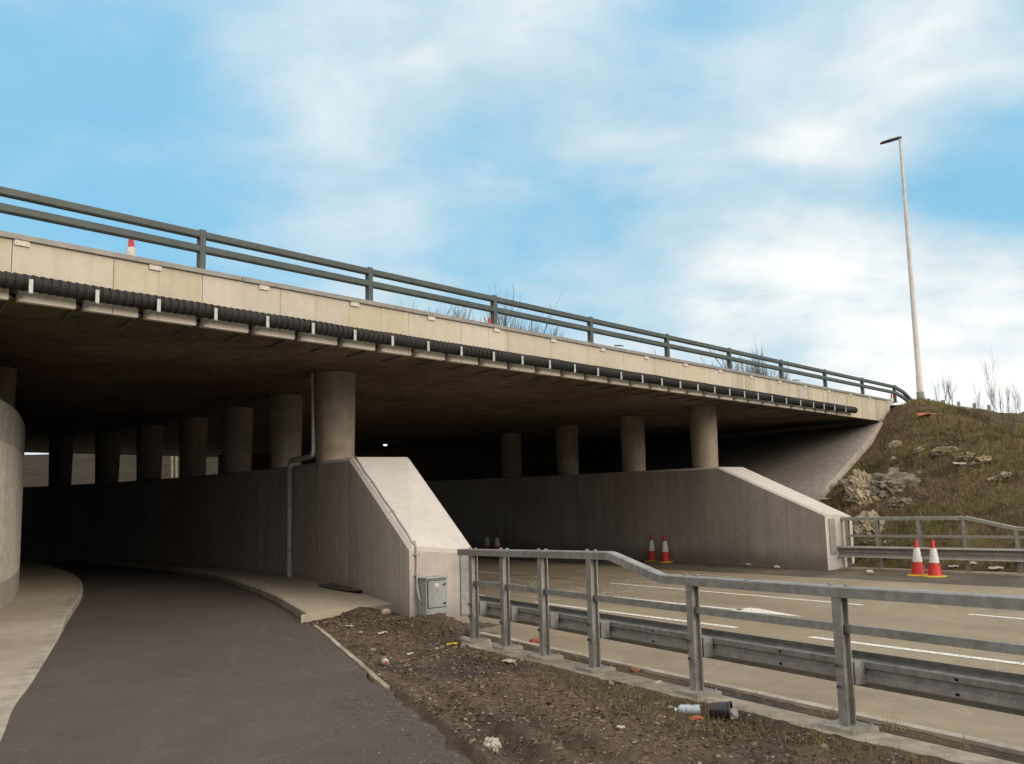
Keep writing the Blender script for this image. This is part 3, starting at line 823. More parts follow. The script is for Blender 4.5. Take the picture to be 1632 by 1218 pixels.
# ------------------------------------------------------------------ drain pipe, conduit, cabinet
def drain():
    dd = (WFs[6] - WFs[2]).normalized()
    f = min(WFs, key=lambda p: abs(p.y - 18.6)); p0 = hitp(469, 830, f, Vector((-(WFs[4] - WFs[1]).y, (WFs[4] - WFs[1]).x, 0)).normalized())
    out = Vector((-.87, -.49, 0)); 
    base = Vector((p0.x, p0.y, 0)) + out * .09
    ztop = 2.66
    t = thing('drain_pipe', base + Z * .4, 'pale grey drain pipe running down the path side of the wall from a column', 'pipe')
    cpos = colL + Vector((-.37, -.12, 0))
    pts = [base + Z * .36, base + Z * 1.4, base + Z * (ztop - .16), base + Z * (ztop - .08) + (cpos - base).normalized() * .02, base + (cpos - base).normalized() * .06 + Z * (ztop - .025), base + (cpos - base).normalized() * .16 + Z * ztop,
           base.lerp(cpos, .55) + Z * ztop, cpos - (cpos - base).normalized() * .14 + Z * ztop, cpos - (cpos - base).normalized() * .04 + Z * (ztop + .03), cpos + Z * (ztop + .13), cpos + Vector((-.01, -.02, 0)) + Z * 3.4, cpos + Vector((-.02, -.03, 0)) + Z * 4.2]
    mb = MB(); mb.tube(pts, [.055] * 9 + [.045, .030, .030], 14); mb.build('pipe', M['pipe_grey'], t, smooth=True, autosmooth=50)
    for z in (.9, 1.75, 2.45):
        mb = MB(); mb.lathe(base + Z * z, [(.07, 0), (.07, .035)], 14); mb.box(base + Z * (z + .018) - out * .05 , out * .05, Vector((out.y, -out.x, 0)) * .1, Z * .012)
        mb.build('clamp', M['galv_old'], t)
    for z in (.62, 2.38):
        mb = MB(); mb.lathe(base + Z * z, [(.066, 0), (.066, .10)], 14); mb.build('socket', M['pipe_grey'], t)
drain()

E0, E1 = WFs[0], WBs[0]                       # plan line of the wall's end face
ED = (E1 - E0).normalized(); EN = Vector((ED.y, -ED.x, 0))   # outward, towards the camera
if EN.y > 0: EN = -EN
EL = (E1 - E0).length
def endp(f, o, z): return E0 + ED * f + EN * o + Z * z
def conduit():
    t = thing('cable_conduit', endp(.1, .03, 1.2), 'thin grey cable conduit down the sloping wall edge into the grey cabinet', 'conduit')
    ad = (WFs[1] - E0); side = ED
    pts = [WFs[1] + ED * .10 + Z * 2.55]
    for k in range(1, 9):
        q = k / 9; pts.append(WFs[1].lerp(E0, q) + ED * (.10 + .008 * math.sin(k * 2.3)) + Z * (lerp(2.525, 1.19, q) + .022))
    pts += [endp(.10, -.06, 1.22), endp(.10, .0, 1.215), endp(.10, .028, 1.17), endp(.10, .028, 1.0), endp(.094, .03, .78), endp(.088, .05, .66), endp(.085, .09, .54), endp(.118, .11, .47)]
    mb = MB(); mb.tube(pts, .013, 8); mb.build('conduit', M['pipe_grey'], t, smooth=True)
    for q in (.35, .68, .97):
        mb = MB(); c = WFs[1].lerp(E0, q) + ED * .1 + Z * (lerp(2.525, 1.19, q) + .012); mb.box(c, ED * .035, (E0 - WFs[1]).normalized() * .012, Z * .010); mb.build('clip', M['galv_old'], t)
    for z in (1.08, .82):
        mb = MB(); mb.box(endp(.10, .02, z), ED * .035, EN * .02, Z * .010); mb.build('clip', M['galv_old'], t)
conduit()
def cabinet():
    a, b, z0, z1, dp = .115, .445, .33, .775, .19
    t = thing('electrical_cabinet', endp((a + b) / 2, .1, .25), 'small blue-grey steel electrical cabinet on the end of the concrete wall', 'cabinet')
    c = (a + b) / 2; h = (b - a) / 2
    mb = MB(); mb.box(endp(c, dp / 2 + .004, (z0 + z1) / 2), ED * h, EN * dp / 2, Z * (z1 - z0) / 2); mb.build('body', M['cabinet'], t, bevel=.008)
    mb = MB(); mb.box(endp(c, dp / 2 + .012, z1 + .012), ED * (h + .015), EN * (dp / 2 + .012), Z * .011); mb.build('roof', M['cabinet'], t, bevel=.005)
    mb = MB(); mb.box(endp(c, dp + .006, .585), ED * (h - .020), EN * .0015, Z * .172); mb.build('door_seal', M['hole'], t)
    d = MB(); d.box(endp(c, dp + .012, .585), ED * (h - .028), EN * .007, Z * .164); do = d.build('door', M['cabinet'], t, bevel=.004)
    for z in (.70, .465):
        mb = MB(); mb.tube([endp(b - .055, dp + .018, z), endp(b - .055, dp + .034, z)], .014, 10); mb.bar(endp(b - .075, dp + .034, z - .008), endp(b - .04, dp + .036, z + .012), .012, .008); mb.build('lock', M['darkmetal'], do)
    mb = MB(); mb.box(endp(c - .005, dp + .0205, .695), ED * .028, EN * .0015, Z * .022); mb.build('notice', M['plate'], do)
    mb = MB(); mb.box(endp(c - .005, dp + .0226, .695), ED * .012, EN * .0006, Z * .008); mb.build('notice_print', M['pipe_grey'], do)
    # warning triangle: three strokes and a bolt
    mb = MB(); A, B, C_ = endp(c - .03, dp + .020, .615), endp(c + .022, dp + .020, .615), endp(c - .004, dp + .020, .662)
    for p, q in ((A, B), (B, C_), (C_, A)): mb.bar(p, q, .003, .006, up=EN)
    mb.bar(endp(c - .001, dp + .02, .647), endp(c - .007, dp + .02, .632), .003, .005, up=EN); mb.bar(endp(c - .002, dp + .02, .634), endp(c - .005, dp + .02, .620), .003, .005, up=EN)
    mb.build('warning_triangle', M['label_yellow'], do)
    for x in (a + .02, b - .02):
        mb = MB(); mb.box(endp(x, dp / 2, .26), ED * .016, EN * .07, Z * .10); mb.build('leg', M['cabinet'], t)
    mb = MB(); mb.box(endp(c, dp + .002, .372), ED * (h - .004), EN * .004, Z * .030); mb.build('skirt', M['cabinet'], t)
cabinet()

# ------------------------------------------------------------------ crash rails
def hpost(mb, p, ax, ay, z0, z1, w=.078, d=.072, tf=.011):
    c = Vector((p[0], p[1], (z0 + z1) / 2)); h = (z1 - z0) / 2
    mb.box(c + ay * d / 2, ax * w / 2, ay * tf / 2, Z * h); mb.box(c - ay * d / 2, ax * w / 2, ay * tf / 2, Z * h); mb.box(c, ax * tf / 2, ay * (d / 2 - tf / 2 - .001), Z * h)
_bp = [(.050, .128), (.084, .084), (.080, .080), (.004, .070), (0, .066), (.002, .026), (.026, .015), (.026, -.015), (.002, -.026), (0, -.066), (.004, -.070), (.060, -.092), (.084, -.124)]
BEAM = _bp + [(a + .007, b) for a, b in _bp[::-1]]
def crash_rail(name, label, posts, railpts, beampts, beamz, side, midz, mat, bz, wallplate, holes=True, plates=True):
    """side: +1 when the beam stands on the +n side of the posts"""
    t = thing(name, Vector((*posts[1][:2], bz)), label, 'crash barrier')
    ax = (Vector(posts[-1][:2]) - Vector(posts[0][:2])).normalized(); ax = Vector((ax.x, ax.y, 0)); ay = Vector((-ax.y, ax.x, 0))
    if ay.dot(NR) < 0: ay = -ay
    tops = []
    for x, y, z1 in posts:
        mb = MB(); hpost(mb, (x, y), ax, ay, bz + .02, z1); o = mb.build('post', mat, t)
        if plates:
            pm = MB(); pm.box((x, y, bz + .018), ax * .15, ay * .13, Z * .016)
            for i in (-1, 1):
                for j in (-1, 1): pm.lathe(Vector((x, y, bz + .022)) + ax * .115 * i + ay * .10 * j, [(.014, .012), (.014, .022), (.007, .023), (.007, .03)], 6)
            pm.build('base_plate', M['plate_dirty'], o)
        sp = MB(); c = Vector((x, y, beamz(x, y))); sp.box(c + ay * side * .105, ax * .045, ay * .05, Z * .078); sp.build('spacer_block', mat, o)
        bo = MB(); q = Vector((x, y, beamz(x, y)))
        for dz in (.06, -.08): bo.tube([q - ay * side * (.055) + Z * dz, q - ay * side * (.075) + Z * dz], .014, 6)
        bo.build('bolt', M['darkmetal'], o)
    mb = MB(); mb.sweep(railpts, [(-.048, -.038), (.048, -.038), (.048, .028), (.038, .038), (-.038, .038), (-.048, .028)])
    mb.build('top_rail', mat, t)
    for x, y, z1 in posts:                                     # clamp bolts on the top rail
        k = min(range(len(railpts)), key=lambda i: (Vector(railpts[i][:2]) - Vector((x, y))).length)
        zt = interp(sorted([((Vector((p[0], p[1], 0)) - Vector((posts[0][0], posts[0][1], 0))).dot(ax), p[2]) for p in railpts]), (Vector((x, y, 0)) - Vector((posts[0][0], posts[0][1], 0))).dot(ax))
        mb = MB()
        for q in (-.07, .07): mb.lathe(Vector((x, y, zt + .040)) + ax * q, [(.018, 0), (.018, .014), (.009, .015)], 6)
        mb.build('bolt', mat, t)
    off_ = .158 * side
    bp = [Vector((p[0], p[1], beamz(p[0], p[1]))) + ay * off_ for p in beampts]
    mb = MB(); d = (bp[1] - bp[0]); s0 = 1 if d.cross(Z).dot(ay) * side > 0 else -1
    mb.sweep(bp, [(a * s0, b) for a, b in BEAM]); mb.build('beam', mat, t)
    if holes:
        for (x, y) in holes:
            hm = MB()
            for dz in (.046, -.046):
                c = Vector((x, y, beamz(x, y) + dz)) + ay * (off_ - side * .001); hm.box(c, ax * .013, ay * .004, Z * .008)
            hm.build('slot', M['hole'], t)
    for (xa, ya, za), (xb, yb, zb) in zip(posts, posts[1:]):
        a = Vector((xa, ya, midz(xa, ya))) + ax * .02 + ay * side * .02; b = Vector((xb, yb, midz(xb, yb))) - ax * .02 + ay * side * .02
        mb = MB(); mb.bar(a, b, .03, .058); mb.build('middle_rail', mat, t)
    if wallplate:
        mb = MB(); c, hx, hy, hz = wallplate; mb.box(c, hx, hy, hz); pl = mb.build('wall_plate', mat, t)
    return t
npost = [(9.91, 5.87), (9.19, 5.85), (8.35, 5.79), (7.43, 5.73), (5.99, 5.67), (4.45, 5.60), (2.9, 5.52), (1.35, 5.45), (-.2, 5.37), (-1.75, 5.29)]
ztop = [(1.35, 1.11), (3, 1.095), (4.45, 1.065), (6.30, 1.05), (7.05, 1.225), (7.43, 1.22), (8.35, 1.195), (10.1, 1.165)]
posts = [(*RD(s, n)[:2], interp(ztop, s) - .075) for s, n in npost]
rp = [RD(10.22, 5.88, 1.128), RD(7.12, 5.718, 1.187), RD(7.06, 5.715, 1.178), RD(6.40, 5.69, 1.022), RD(6.34, 5.688, 1.014), RD(4.45, 5.60, 1.027), RD(1.3, 5.45, 1.07), RD(-2.1, 5.275, 1.07)]
def nb(x, y): return .47 + .0 * x
plate = (endp(EL - .17, .012, .68), ED * .11, EN * .008, Z * .42)
crash_rail('crash_barrier', 'nearest crash barrier, galvanised steel, between bare earth and road, its top rail stepping down', posts, rp, [RD(10.2, 5.885), RD(-2.1, 5.275)], nb, 1,
           lambda x, y: .775, M['galv'], .095, plate, holes=[tuple(RD(s, n_post(s))[:2]) for s in (6.75, 5.2, 3.7, 2.1)])
_t = next(o for o in COL.objects if o.get('category') == 'crash barrier' and 'nearest' in o.get('label', ''))
mb = MB(); q = RD(5.32, 5.645, 1.021); mb.box(q, UR * .004, NR * .0495, Z * .0395); mb.build('rail_joint', M['hole'], _t)
for k in range(8):
    mb = MB(); s_ = 8.22 - .095 * k; mb.lathe(RD(s_, n_post(s_) - .018, 1.2), [(.014, -.012), (.014, .010), (.007, .011)], 6); mb.build('bolt', M['galv'], _t)
def flare(s): return 18.38 + (14.66 - s) * .145
fp_px = (1352, 1399, 1466, 1538, 1621, 1710)
fpost = []
for px in fp_px:
    k = min((abs(((RD(s, flare(s), .8) - EYE).dot(CR) / (RD(s, flare(s), .8) - EYE).dot(CF)) * FPX + 816 - px), s) for s in [14.6 - .02 * i for i in range(420)])[1]
    fpost.append((k, flare(k)))
def fz(s): return interp([(9, .95), (10.6, .98), (11.55, 1.21), (15, 1.21)], s)
fposts = [(*RD(s, n)[:2], fz(s) - .06) for s, n in fpost]
frp = [RD(s, flare(s), fz(s) - .03) for s in (14.72, 13.2, 11.6, 10.65, 8.6)]
FE = RD(14.40, 18.1, .78)
crash_rail('crash_barrier', 'weathered steel crash barrier across the road at the foot of the grassy bank', fposts, frp, [RD(14.55, flare(14.55)), RD(8.6, flare(8.6))], lambda x, y: .455, -1,
           lambda x, y: .80, M['galv_old'], .06, (RD(14.395, 18.02, .80), NR * .10, UR * .008, Z * .40), holes=False, plates=False)
mb = MB(); mb.sweep([RD(s, flare(s), .03) for s in (14.6, 13, 11, 9, 6, 0)], [(-.2, -.06), (.2, -.06), (.2, .055), (-.2, .055)])
tag(mb.build('rail_plinth', M['plinth'], loc=RD(12, 18.8, 0)), 'thin pale concrete footing strip along the foot of the grassy bank', 'concrete footing')

# ------------------------------------------------------------------ grassy bank
def h_emb(p):
    n, e, u = N_of(p), E_of(p), U_of(p)
    fl = max(0, (14.4 - S_of(p))) * .15
    h1 = .09 + .43 * (n - 18.62 - fl) if n - fl < 26.3 else .09 + .43 * 7.68 + .66 * (n - fl - 26.3)
    h1 -= .06 * sstep(1.2, .2, e)
    top = 4.70 + .03 * (u - 28) if u > 28 else 4.70
    h2 = top - .42 * max(0, e - 1.0)
    k = .35; d = max(k - abs(h1 - h2), 0) / k
    h = min(h1, h2) - d * d * k * .25
    h = min(h, top)
    return h
def embankment():
    mb = MB(); rows = []
    ns = [18.45 + .11 * i for i in range(98)] + [29.4 + .35 * i for i in range(50)]
    es = [.08 + .085 * i for i in range(130)] + [11.2 + .5 * i for i in range(50)]
    for n in ns:
        row = []
        for e in es:
            p = PE(n, e, 0); z = max(h_emb(p), -.1)
            w = sstep(.05, .6, z + .1) * sstep(.1, .9, e)
            z += w * (.16 * fbm((p.x * .45, p.y * .45, 7)) + .085 * fbm((p.x * 1.7, p.y * 1.7, 8)) + .04 * fbm((p.x * 6, p.y * 6, 9)))
            z += .35 * math.exp(-((p - PE(31.0, 5.2, 0)).length / 1.4) ** 2)
            row.append(Vector((p.x, p.y, z)))
        rows.append(row)
    mb.grid(rows); return struct(mb.build('embankment', M['bank'], smooth=True))
EMB = embankment(); EBV = bvh_of(EMB)
def on_bank(px, py):
    h = EBV.ray_cast(EYE, ray(px, py)); return h[0]
def bank_z(x, y):
    h = EBV.ray_cast(Vector((x, y, 30)), Vector((0, 0, -1))); return h[0].z if h[0] else 0
# ground of the approach behind the abutment
mb = MB(); mb.grid([[DK(u_at(28.6, e) + u, e, 4.74 + .03 * u) for e in (.2, -5, -27.2)] for u in (0, 6, 12, 30, 80)]); struct(mb.build('upper_road', M['verge']))
# rising land seen through the gaps under the bridge
def hillside():
    mb = MB(); rows = []
    for i in range(70):
        row = []
        for j in range(60):
            x = -110 + i * 2.0; y = 47 + j * 1.1 + max(0, (x + 20)) * .55
            f = (y - 47 - max(0, (x + 20)) * .55)
            z = -.1 + 7.4 * sstep(1, 34, f) * (1.2 - .26 * sstep(-27, -33, x)) + .5 * fbm((x * .12, y * .12, 4)) * sstep(0, 10, f) + .12 * fbm((x * .9, y * .9, 4)) * sstep(0, 4, f)
            row.append((x, y, z))
        rows.append(row)
    mb.grid(rows); struct(mb.build('hillside', M['field'], smooth=True))
hillside()

# ------------------------------------------------------------------ street lamps
def lamp(loc, h, label, k=1.0):
    t = thing('street_lamp', loc, label, 'street lamp')
    b = Vector(loc)
    mb = MB(); mb.lathe(b, [(.11 * k, -.3), (.11 * k, .95), (.10 * k, 1.0), (.076 * k, h * .55), (.048 * k, h)], 14); mb.build('pole', M['pole'], t, smooth=True, autosmooth=40)
    mb = MB(); mb.lathe(b, [(.13 * k, -.3), (.13 * k, .42)], 14); mb.build('pole_base', M['cabinet'], t)
    d = (-NF * .9 + Vector((-.35, 0, 0))).normalized(); s_ = d.cross(Z)
    top = b + Z * h
    mb = MB(); a = top - d * .06
    prof = [(0, .05, .03), (.10, .075, .05), (.40, .10, .05), (.66, .09, .04), (.76, .05, .015)]
    ring = []
    for x, w, th in prof:
        c = a + d * x + Z * (-.10 * x + .02); ring.append([c + s_ * w + Z * -.02, c + s_ * w * .7 + Z * th, c - s_ * w * .7 + Z * th, c - s_ * w + Z * -.02, c - s_ * w * .7 - Z * .035, c + s_ * w * .7 - Z * .035])
    ring = [r + [r[0]] for r in ring]; mb.grid(ring); mb.add(ring[0][:6], [tuple(range(6))]); mb.add(ring[-1][:6], [tuple(range(6))])
    mb.build('lamp_head', M['darkmetal'], t)
    return t
lb = aty(1468, 643, 34.0); lamp((lb.x, lb.y, 4.93), 9.93, 'tall pale street lamp post on top of the bank beyond the railing end')
for (px, py, Y), lab in (((980, 551, 75), 'small distant street lamp head showing over the middle of the bridge parapet'), ((1264, 606, 95), 'tiny distant street lamp head showing over the bridge parapet near its far end')):
    p = aty(px, py, Y); t = lamp((p.x, p.y, 4.5), p.z - 4.5, lab, 1.0)
    # these far arms reach the other way
    t.rotation_euler.z = math.radians(205)

# ------------------------------------------------------------------ traffic cones
def cone_proto():
    t = thing('traffic_cone', (0, 0, 0), 'x', 'traffic cone', 'red and white traffic cones')
    mb = MB()
    mb.lathe((0, 0, 0), [(.150, .035), (.135, .06), (.097, .30), (.055, .59), (.040, .62), (.034, .72), (.026, .745), (.006, .75)], 24, False)
    mb.build('cone_body', M['red'], t, smooth=True, local=True, autosmooth=40)
    mb = MB(); mb.lathe((0, 0, 0), [(.0985, .30), (.0985, .302), (.0600, .585), (.057, .587)], 24, False); mb.build('sleeve', M['white'], t, smooth=True, local=True, autosmooth=40)
    mb = MB(); n = 8; ring = []
    for r, z in ((.20, 0), (.235, .008), (.235, .03), (.215, .042), (.14, .05)):
        ring.append([(r * (1.0 if q % 2 == 0 else 1.0) * math.cos(math.pi / 8 + 2 * math.pi * q / 8), r * math.sin(math.pi / 8 + 2 * math.pi * q / 8), z) for q in range(9)])
    mb.grid(ring); mb.build('base', M['yellow'], t, local=True, bevel=.006)
    return t
CP = cone_proto(); first = True
def cone(p, label, rz=0, tilt=0, sc=1.0):
    global first
    o = CP if first else copy_tree(CP); first = False
    o.location = p; o.rotation_euler = (tilt, 0, rz); o.scale = (sc,) * 3; o['label'] = label
    return o
cone(atz(1464, 919, .02), 'red and white cone on a yellow base, left of the pair before the far barrier', .3)
cone(atz(1491, 921, .02), 'red and white cone on a yellow base, right of the pair before the far barrier', .9)
cone(atz(1040, 895.5, .03), 'red and white cone at the foot of the road wall, left of that pair', .5)
cone(atz(1061, 897.5, .03), 'red and white cone at the foot of the road wall, right of that pair', 1.2)
cone(RD(31.2, 17.0, .04) if False else atz(777, 884, .03), 'dim cone in the dark under the bridge beside the sloping wall end, left of two', .2)
cone(atz(793, 885, .03), 'dim cone in the dark under the bridge beside the sloping wall end, right of two', .8)
def deck_cone(px, py, dz, e, label):
    p = hitp(px, py, DK(0, e), NF); cone(Vector((p.x, p.y, 4.76)), label, .4)
deck_cone(209, 393, .6, -1.05, 'cone on the bridge deck behind the railing, nearest of those over the parapet')
deck_cone(780, 503, .7, -1.6, 'cone whose red tip shows behind a railing post over the middle of the bridge')
deck_cone(1421, 632, .5, -1.2, 'pale cone on the deck beside the last railing post at the bridge end')

# ------------------------------------------------------------------ small fixtures
p = atz(614, 710, 4.13); t = thing('ceiling_light', p + Z * .05, 'small lit white lamp under the dark bridge deck', 'light')
mb = MB(); mb.lathe(p, [(.12, .03), (.12, .07)], 16); mb.build('housing', M['plate'], t)
mb = MB(); mb.lathe(p, [(.02, -.02), (.06, -.01), (.085, .03)], 16); mb.build('lens', M['lit'], t)

def barrier_top():
    t = thing('roadside_barrier', DK(34, -.3, 4.9), 'low weathered roadside barrier on top of the bank beyond the lamp post', 'crash barrier')
    for u in (32.3, 34.0, 36.0, 38.2, 40.4):
        mb = MB(); z = 4.86 + .035 * (u - 28); mb.box(DK(u, .1, z - .06), UD * .05, NF * .05, Z * .26); mb.build('post', M['galv_old'], t)
    mb = MB(); mb.bar(DK(31.5, .18, 4.98), DK(40.8, .18, 5.19), .06, .14); mb.build('beam', M['galv_old'], t)
barrier_top()

# ------------------------------------------------------------------ rocks on the bank
def rock(px, py, w, h, dp, label, mat='rock', seed=0, sub=3, amp=.45, name='rock', sink=.35, group=None):
    p = on_bank(px, py)
    if p is None: return
    Y = p.y; mw = w * Y / FPX / 2; mh = h * Y / FPX / 2
    mb = MB(); mb.blob((0, 0, 0), mw * 1.12, dp * .42, mh * 1.12, sub + 1, amp * .7, 2.2, seed, 0.0, .8)
    o = mb.build(name, M[mat], local=True, smooth=False); o.location = p + Vector((0, .1 + dp * sink * .4, mh * .1))
    o.rotation_euler = (math.radians(-38), 0, random.uniform(-.3, .3)); tag(o, label, 'rock', group); return o
rock(1385, 795, 48, 80, .9, 'tall tan rock face exposed low on the grassy bank behind the far barrier', 'rock', 1, 4, .4)
rock(1392, 845, 40, 50, .7, 'tan rock just above the far barrier, below the tall rock face', 'rock', 12, 4, .5)
rock(1428, 782, 74, 52, .8, 'broad grey rubble rock beside the tan rock face on the bank', 'rockgrey', 2, 4, .55)
rock(1362, 803, 26, 22, .5, 'rounded boulder between the concrete wall end and the tan rock', 'rockgrey', 3, 3, .35)
rock(1363, 840, 16, 14, .3, 'small grey boulder just right of the far wall end', 'rockgrey', 4)
rock(1512, 722, 42, 12, .5, 'low pale rock ledge high on the bank, leftmost slab of its row', 'rock', 5)
rock(1545, 731, 30, 13, .5, 'low pale rock ledge high on the bank, middle slab of its row', 'rock', 6)
rock(1572, 739, 32, 16, .6, 'rounded pale rock at the right end of the ledge high on the bank', 'rock', 7)
rock(1608, 763, 22, 14, .5, 'pale rock on the bank at the right edge of the picture, below the ledge', 'rock', 8)
rock(1594, 766, 24, 10, .4, 'flat pale rock beside the pale rock at the right edge of the bank', 'rock', 9)
rock(1431, 712, 18, 18, .4, 'tan lump of rock in the upper grass left of the pale flat stone', 'rock', 10)
rock(1469, 720, 16, 9, .35, 'flat pale stone lying in the middle of the upper bank', 'rock', 11)
rock(1426, 734, 10, 10, .25, 'small pale stone below the tan lump in the grass', 'rock', 13)
rock(1467, 756, 7, 9, .2, 'small upright white stone on the bank right of the rubble rock', 'rock', 14, 2)
rock(1461, 746, 5, 4, .12, 'tiny white stone on the bank above the upright one', 'rock', 15, 2)
rock(1420, 868, 20, 6, .3, 'flat tan stone behind the far barrier top rail', 'rock', 16)
rock(1440, 806, 34, 18, .4, 'low grey rubble mound at the foot of the broad grey rock', 'rockgrey', 17, 4, .6)
rock(1352, 772, 26, 14, .3, 'broken grey stones beside the concrete slope edge', 'rockgrey', 18, 3, .7)
rock(1344, 790, 20, 10, .3, 'low dark stones at the bottom corner of the concrete slope', 'rockgrey', 19, 3, .7)
rock(1385, 870, 36, 8, .4, 'scattered grey stones behind the far barrier beam', 'rockgrey', 20, 3, .7)

# litter on the bank, each its own small crumpled sheet or scrap
def scrap(p, w, h, label, mat, name='litter', cat='litter', seed=0, rz=0, tilt=.3, thick=.012):
    mb = MB(); n = 7; top = []; bot = []
    for i in range(n):
        r, q = [], []
        for j in range(n):
            x, y = (i / (n - 1) - .5) * w, (j / (n - 1) - .5) * h
            e = 1 + .25 * fbm((i * .6 + seed, j * .6, seed))
            z = .28 * min(w, h) * fbm((i * .45 + seed * 2.1, j * .45, seed * 1.7))
            r.append((x * e, y * e, z + thick)); q.append((x * e, y * e, z))
        top.append(r); bot.append(q)
    mb.grid(top); mb.grid(bot)
    for a, b in ((top[0], bot[0]), (top[-1], bot[-1]), ([r[0] for r in top], [r[0] for r in bot]), ([r[-1] for r in top], [r[-1] for r in bot])): mb.grid([a, b])
    o = mb.build(name, M[mat], local=True); o.location = p + Z * (.02 + .1 * min(w, h)); o.rotation_euler = (tilt, 0, rz); return tag(o, label, cat)
for px, py, w, label, mat in ((1478, 662, .62, 'faded orange plastic strip lying in grass near the lamp post foot', 'orange'), (1362, 765, .3, 'white scrap of litter beside the concrete slope edge', 'dimwhite'), (1316, 797, .25, 'pale block lying against the toe of the concrete slope', 'dimwhite'),
                              (1383, 888, .32, 'white scrap tilted under the far barrier beam', 'dimwhite'), (1415, 890, .35, 'white flat scrap on earth beneath the far barrier', 'dimwhite'), (1530, 741, .35, 'grey bent scrap under the rock ledge', 'film'),
                              (1520, 905, .22, 'dark and white scrap behind the cones beyond the barrier', 'film'), (1588, 908, .3, 'crumpled white litter right of the cones beyond the barrier', 'dimwhite'), (1550, 900, .3, 'pale paper scrap low on the bank behind the barrier', 'film')):
    q = on_bank(px, py) or atz(px, py, .1)
    scrap(q, w, w * .32, label, mat, seed=px % 17, rz=random.uniform(-.4, .4), tilt=.35)
for px, py, lab in ((1238, 906, 'white flattened litter at the foot of the far road wall'), (1193, 902, 'small round white litter at the foot of the far road wall'), (1387, 914, 'pale crumb of rubble on the far road edge by the wall end')):
    scrap(atz(px, py, .06), .13, .10, lab, 'dimwhite', seed=px % 13, thick=.02)

# ------------------------------------------------------------------ saplings and trees
def branches(mb, p, d, L, r, depth, spread, up=.25, sides=3, kids=(2, 3)):
    pts = [p]; rs = [r]; n = 3; q = p.copy(); dd = d.copy()
    for i in range(n):
        dd = (dd + Vector((random.gauss(0, .08), random.gauss(0, .08), up * .12))).normalized(); q = q + dd * L / n; pts.append(q.copy()); rs.append(r * (1 - .55 * (i + 1) / n))
    mb.tube(pts, rs, sides, False)
    if depth > 0:
        for k in range(random.randint(*kids)):
            t = random.uniform(.35, 1.0); i = min(int(t * n), n - 1); b = pts[i].lerp(pts[i + 1], t * n - i)
            ax = Vector((random.gauss(0, 1), random.gauss(0, 1), random.gauss(0, .4))).normalized()
            nd = (dd + ax * spread + Z * up).normalized(); branches(mb, b, nd, L * random.uniform(.55, .8), r * .5, depth - 1, spread, up, sides, kids)
def bare_tree(name, base, h, label, cat, group, depth=5, r=.12, mat='twigfar', trunkfrac=.42, spread=.55, stems=1, kids=(3, 4)):
    t = thing(name, base, label, cat, group); b = Vector(base)
    mb = MB(); tops = []
    for s in range(stems):
        o = Vector((random.uniform(-.5, .5), random.uniform(-.5, .5), 0)) * (stems > 1); top = b + o * 1.6 + Z * h * trunkfrac
        mb.tube([b + o * .5 - Z * .4, b + o + Z * h * trunkfrac * .5, top], [r, r * .8, r * .65], 5, False); tops.append(top)
    mb.build('trunk', M[mat], t)
    mb = MB()
    for top in tops:
        for k in range(7 if stems == 1 else 6):
            a = random.uniform(0, 6.28); d = Vector((math.cos(a) * .45, math.sin(a) * .45, 1)).normalized()
            branches(mb, top - Z * h * trunkfrac * .12 * k, d, h * random.uniform(.24, .34), r * .5, depth - 1, spread, .5, 3, kids)
    mb.build('crown', M[mat], t)
    return t
TREES = [(668, 486, 60, .75), (702, 484, 60, .8), (764, 486, 62, .8), (800, 470, 60, 1), (836, 496, 64, .8), (1040, 556, 92, .8), (1066, 566, 95, .7), (1126, 566, 92, .8), (1152, 562, 96, .8), (1186, 545, 90, 1), (1222, 553, 92, .95)]
tl = ['bare leafless tree showing over the bridge parapet right of its second visible railing post', 'bare leafless tree showing beyond the middle of the bridge railing', 'bare leafless treetop far behind the right half of the bridge railing']
for i, (px, py, Y, k) in enumerate(TREES):
    p = aty(px, py, Y); zb = 4.0 if Y > 80 else 2.5; p.z = zb + (p.z - zb) * .87
    bare_tree('bare_tree', (p.x, p.y, zb), p.z - zb + .4, tl[0] if i < 2 else tl[1] if i < 5 else tl[2], 'tree', 'bare trees beyond the bridge', 4, .20, 'twigfar', .45, .42, 3, (3, 4))
random.seed(31)
SAP = [(1497, 652, 42), (1504, 652, 50), (1511, 654, 36), (1522, 655, 44), (1561, 655, 34), (1578, 657, 74), (1584, 658, 40), (1592, 660, 46), (1610, 665, 56), (1620, 668, 40), (1628, 668, 50), (1600, 690, 60), (1618, 705, 70), (1572, 690, 46), (1535, 715, 50), (1585, 735, 70), (1626, 740, 80), (1560, 678, 40), (1605, 720, 60)]
for i, (px, py, hp) in enumerate(SAP):
    q = on_bank(px, py + 6) or on_bank(px, py + 14)
    if q is None: continue
    h = hp * q.y / FPX
    t = thing('sapling', q, 'thin bare sapling on the skyline of the grassy bank' if i < 11 else 'thin bare sapling on the right face of the grassy bank', 'sapling', 'bare saplings on the bank')
    mb = MB(); b = Vector(q); d = Vector((random.gauss(0, .12), random.gauss(0, .1), 1)).normalized()
    branches(mb, b - Z * .1, d, h * .8, .011, 2, .30, .5, 3, (4, 6)); mb.build('stem', M['twig'], t)
# slim pale trunks seen through the far gap under the bridge
for px, Y in ((273, 49), (280, 50)):
    p = aty(px, 760, Y); t = thing('bare_tree', (p.x, p.y, 0), 'slim pale tree trunk seen through the far gap beneath the bridge', 'tree', 'pale trunks beyond the underpass')
    mb = MB(); mb.tube([(p.x, p.y, -.3), (p.x + .05, p.y, 3), (p.x - .06, p.y, 8)], [.07, .06, .04], 7); mb.build('trunk', M['stone'], t)

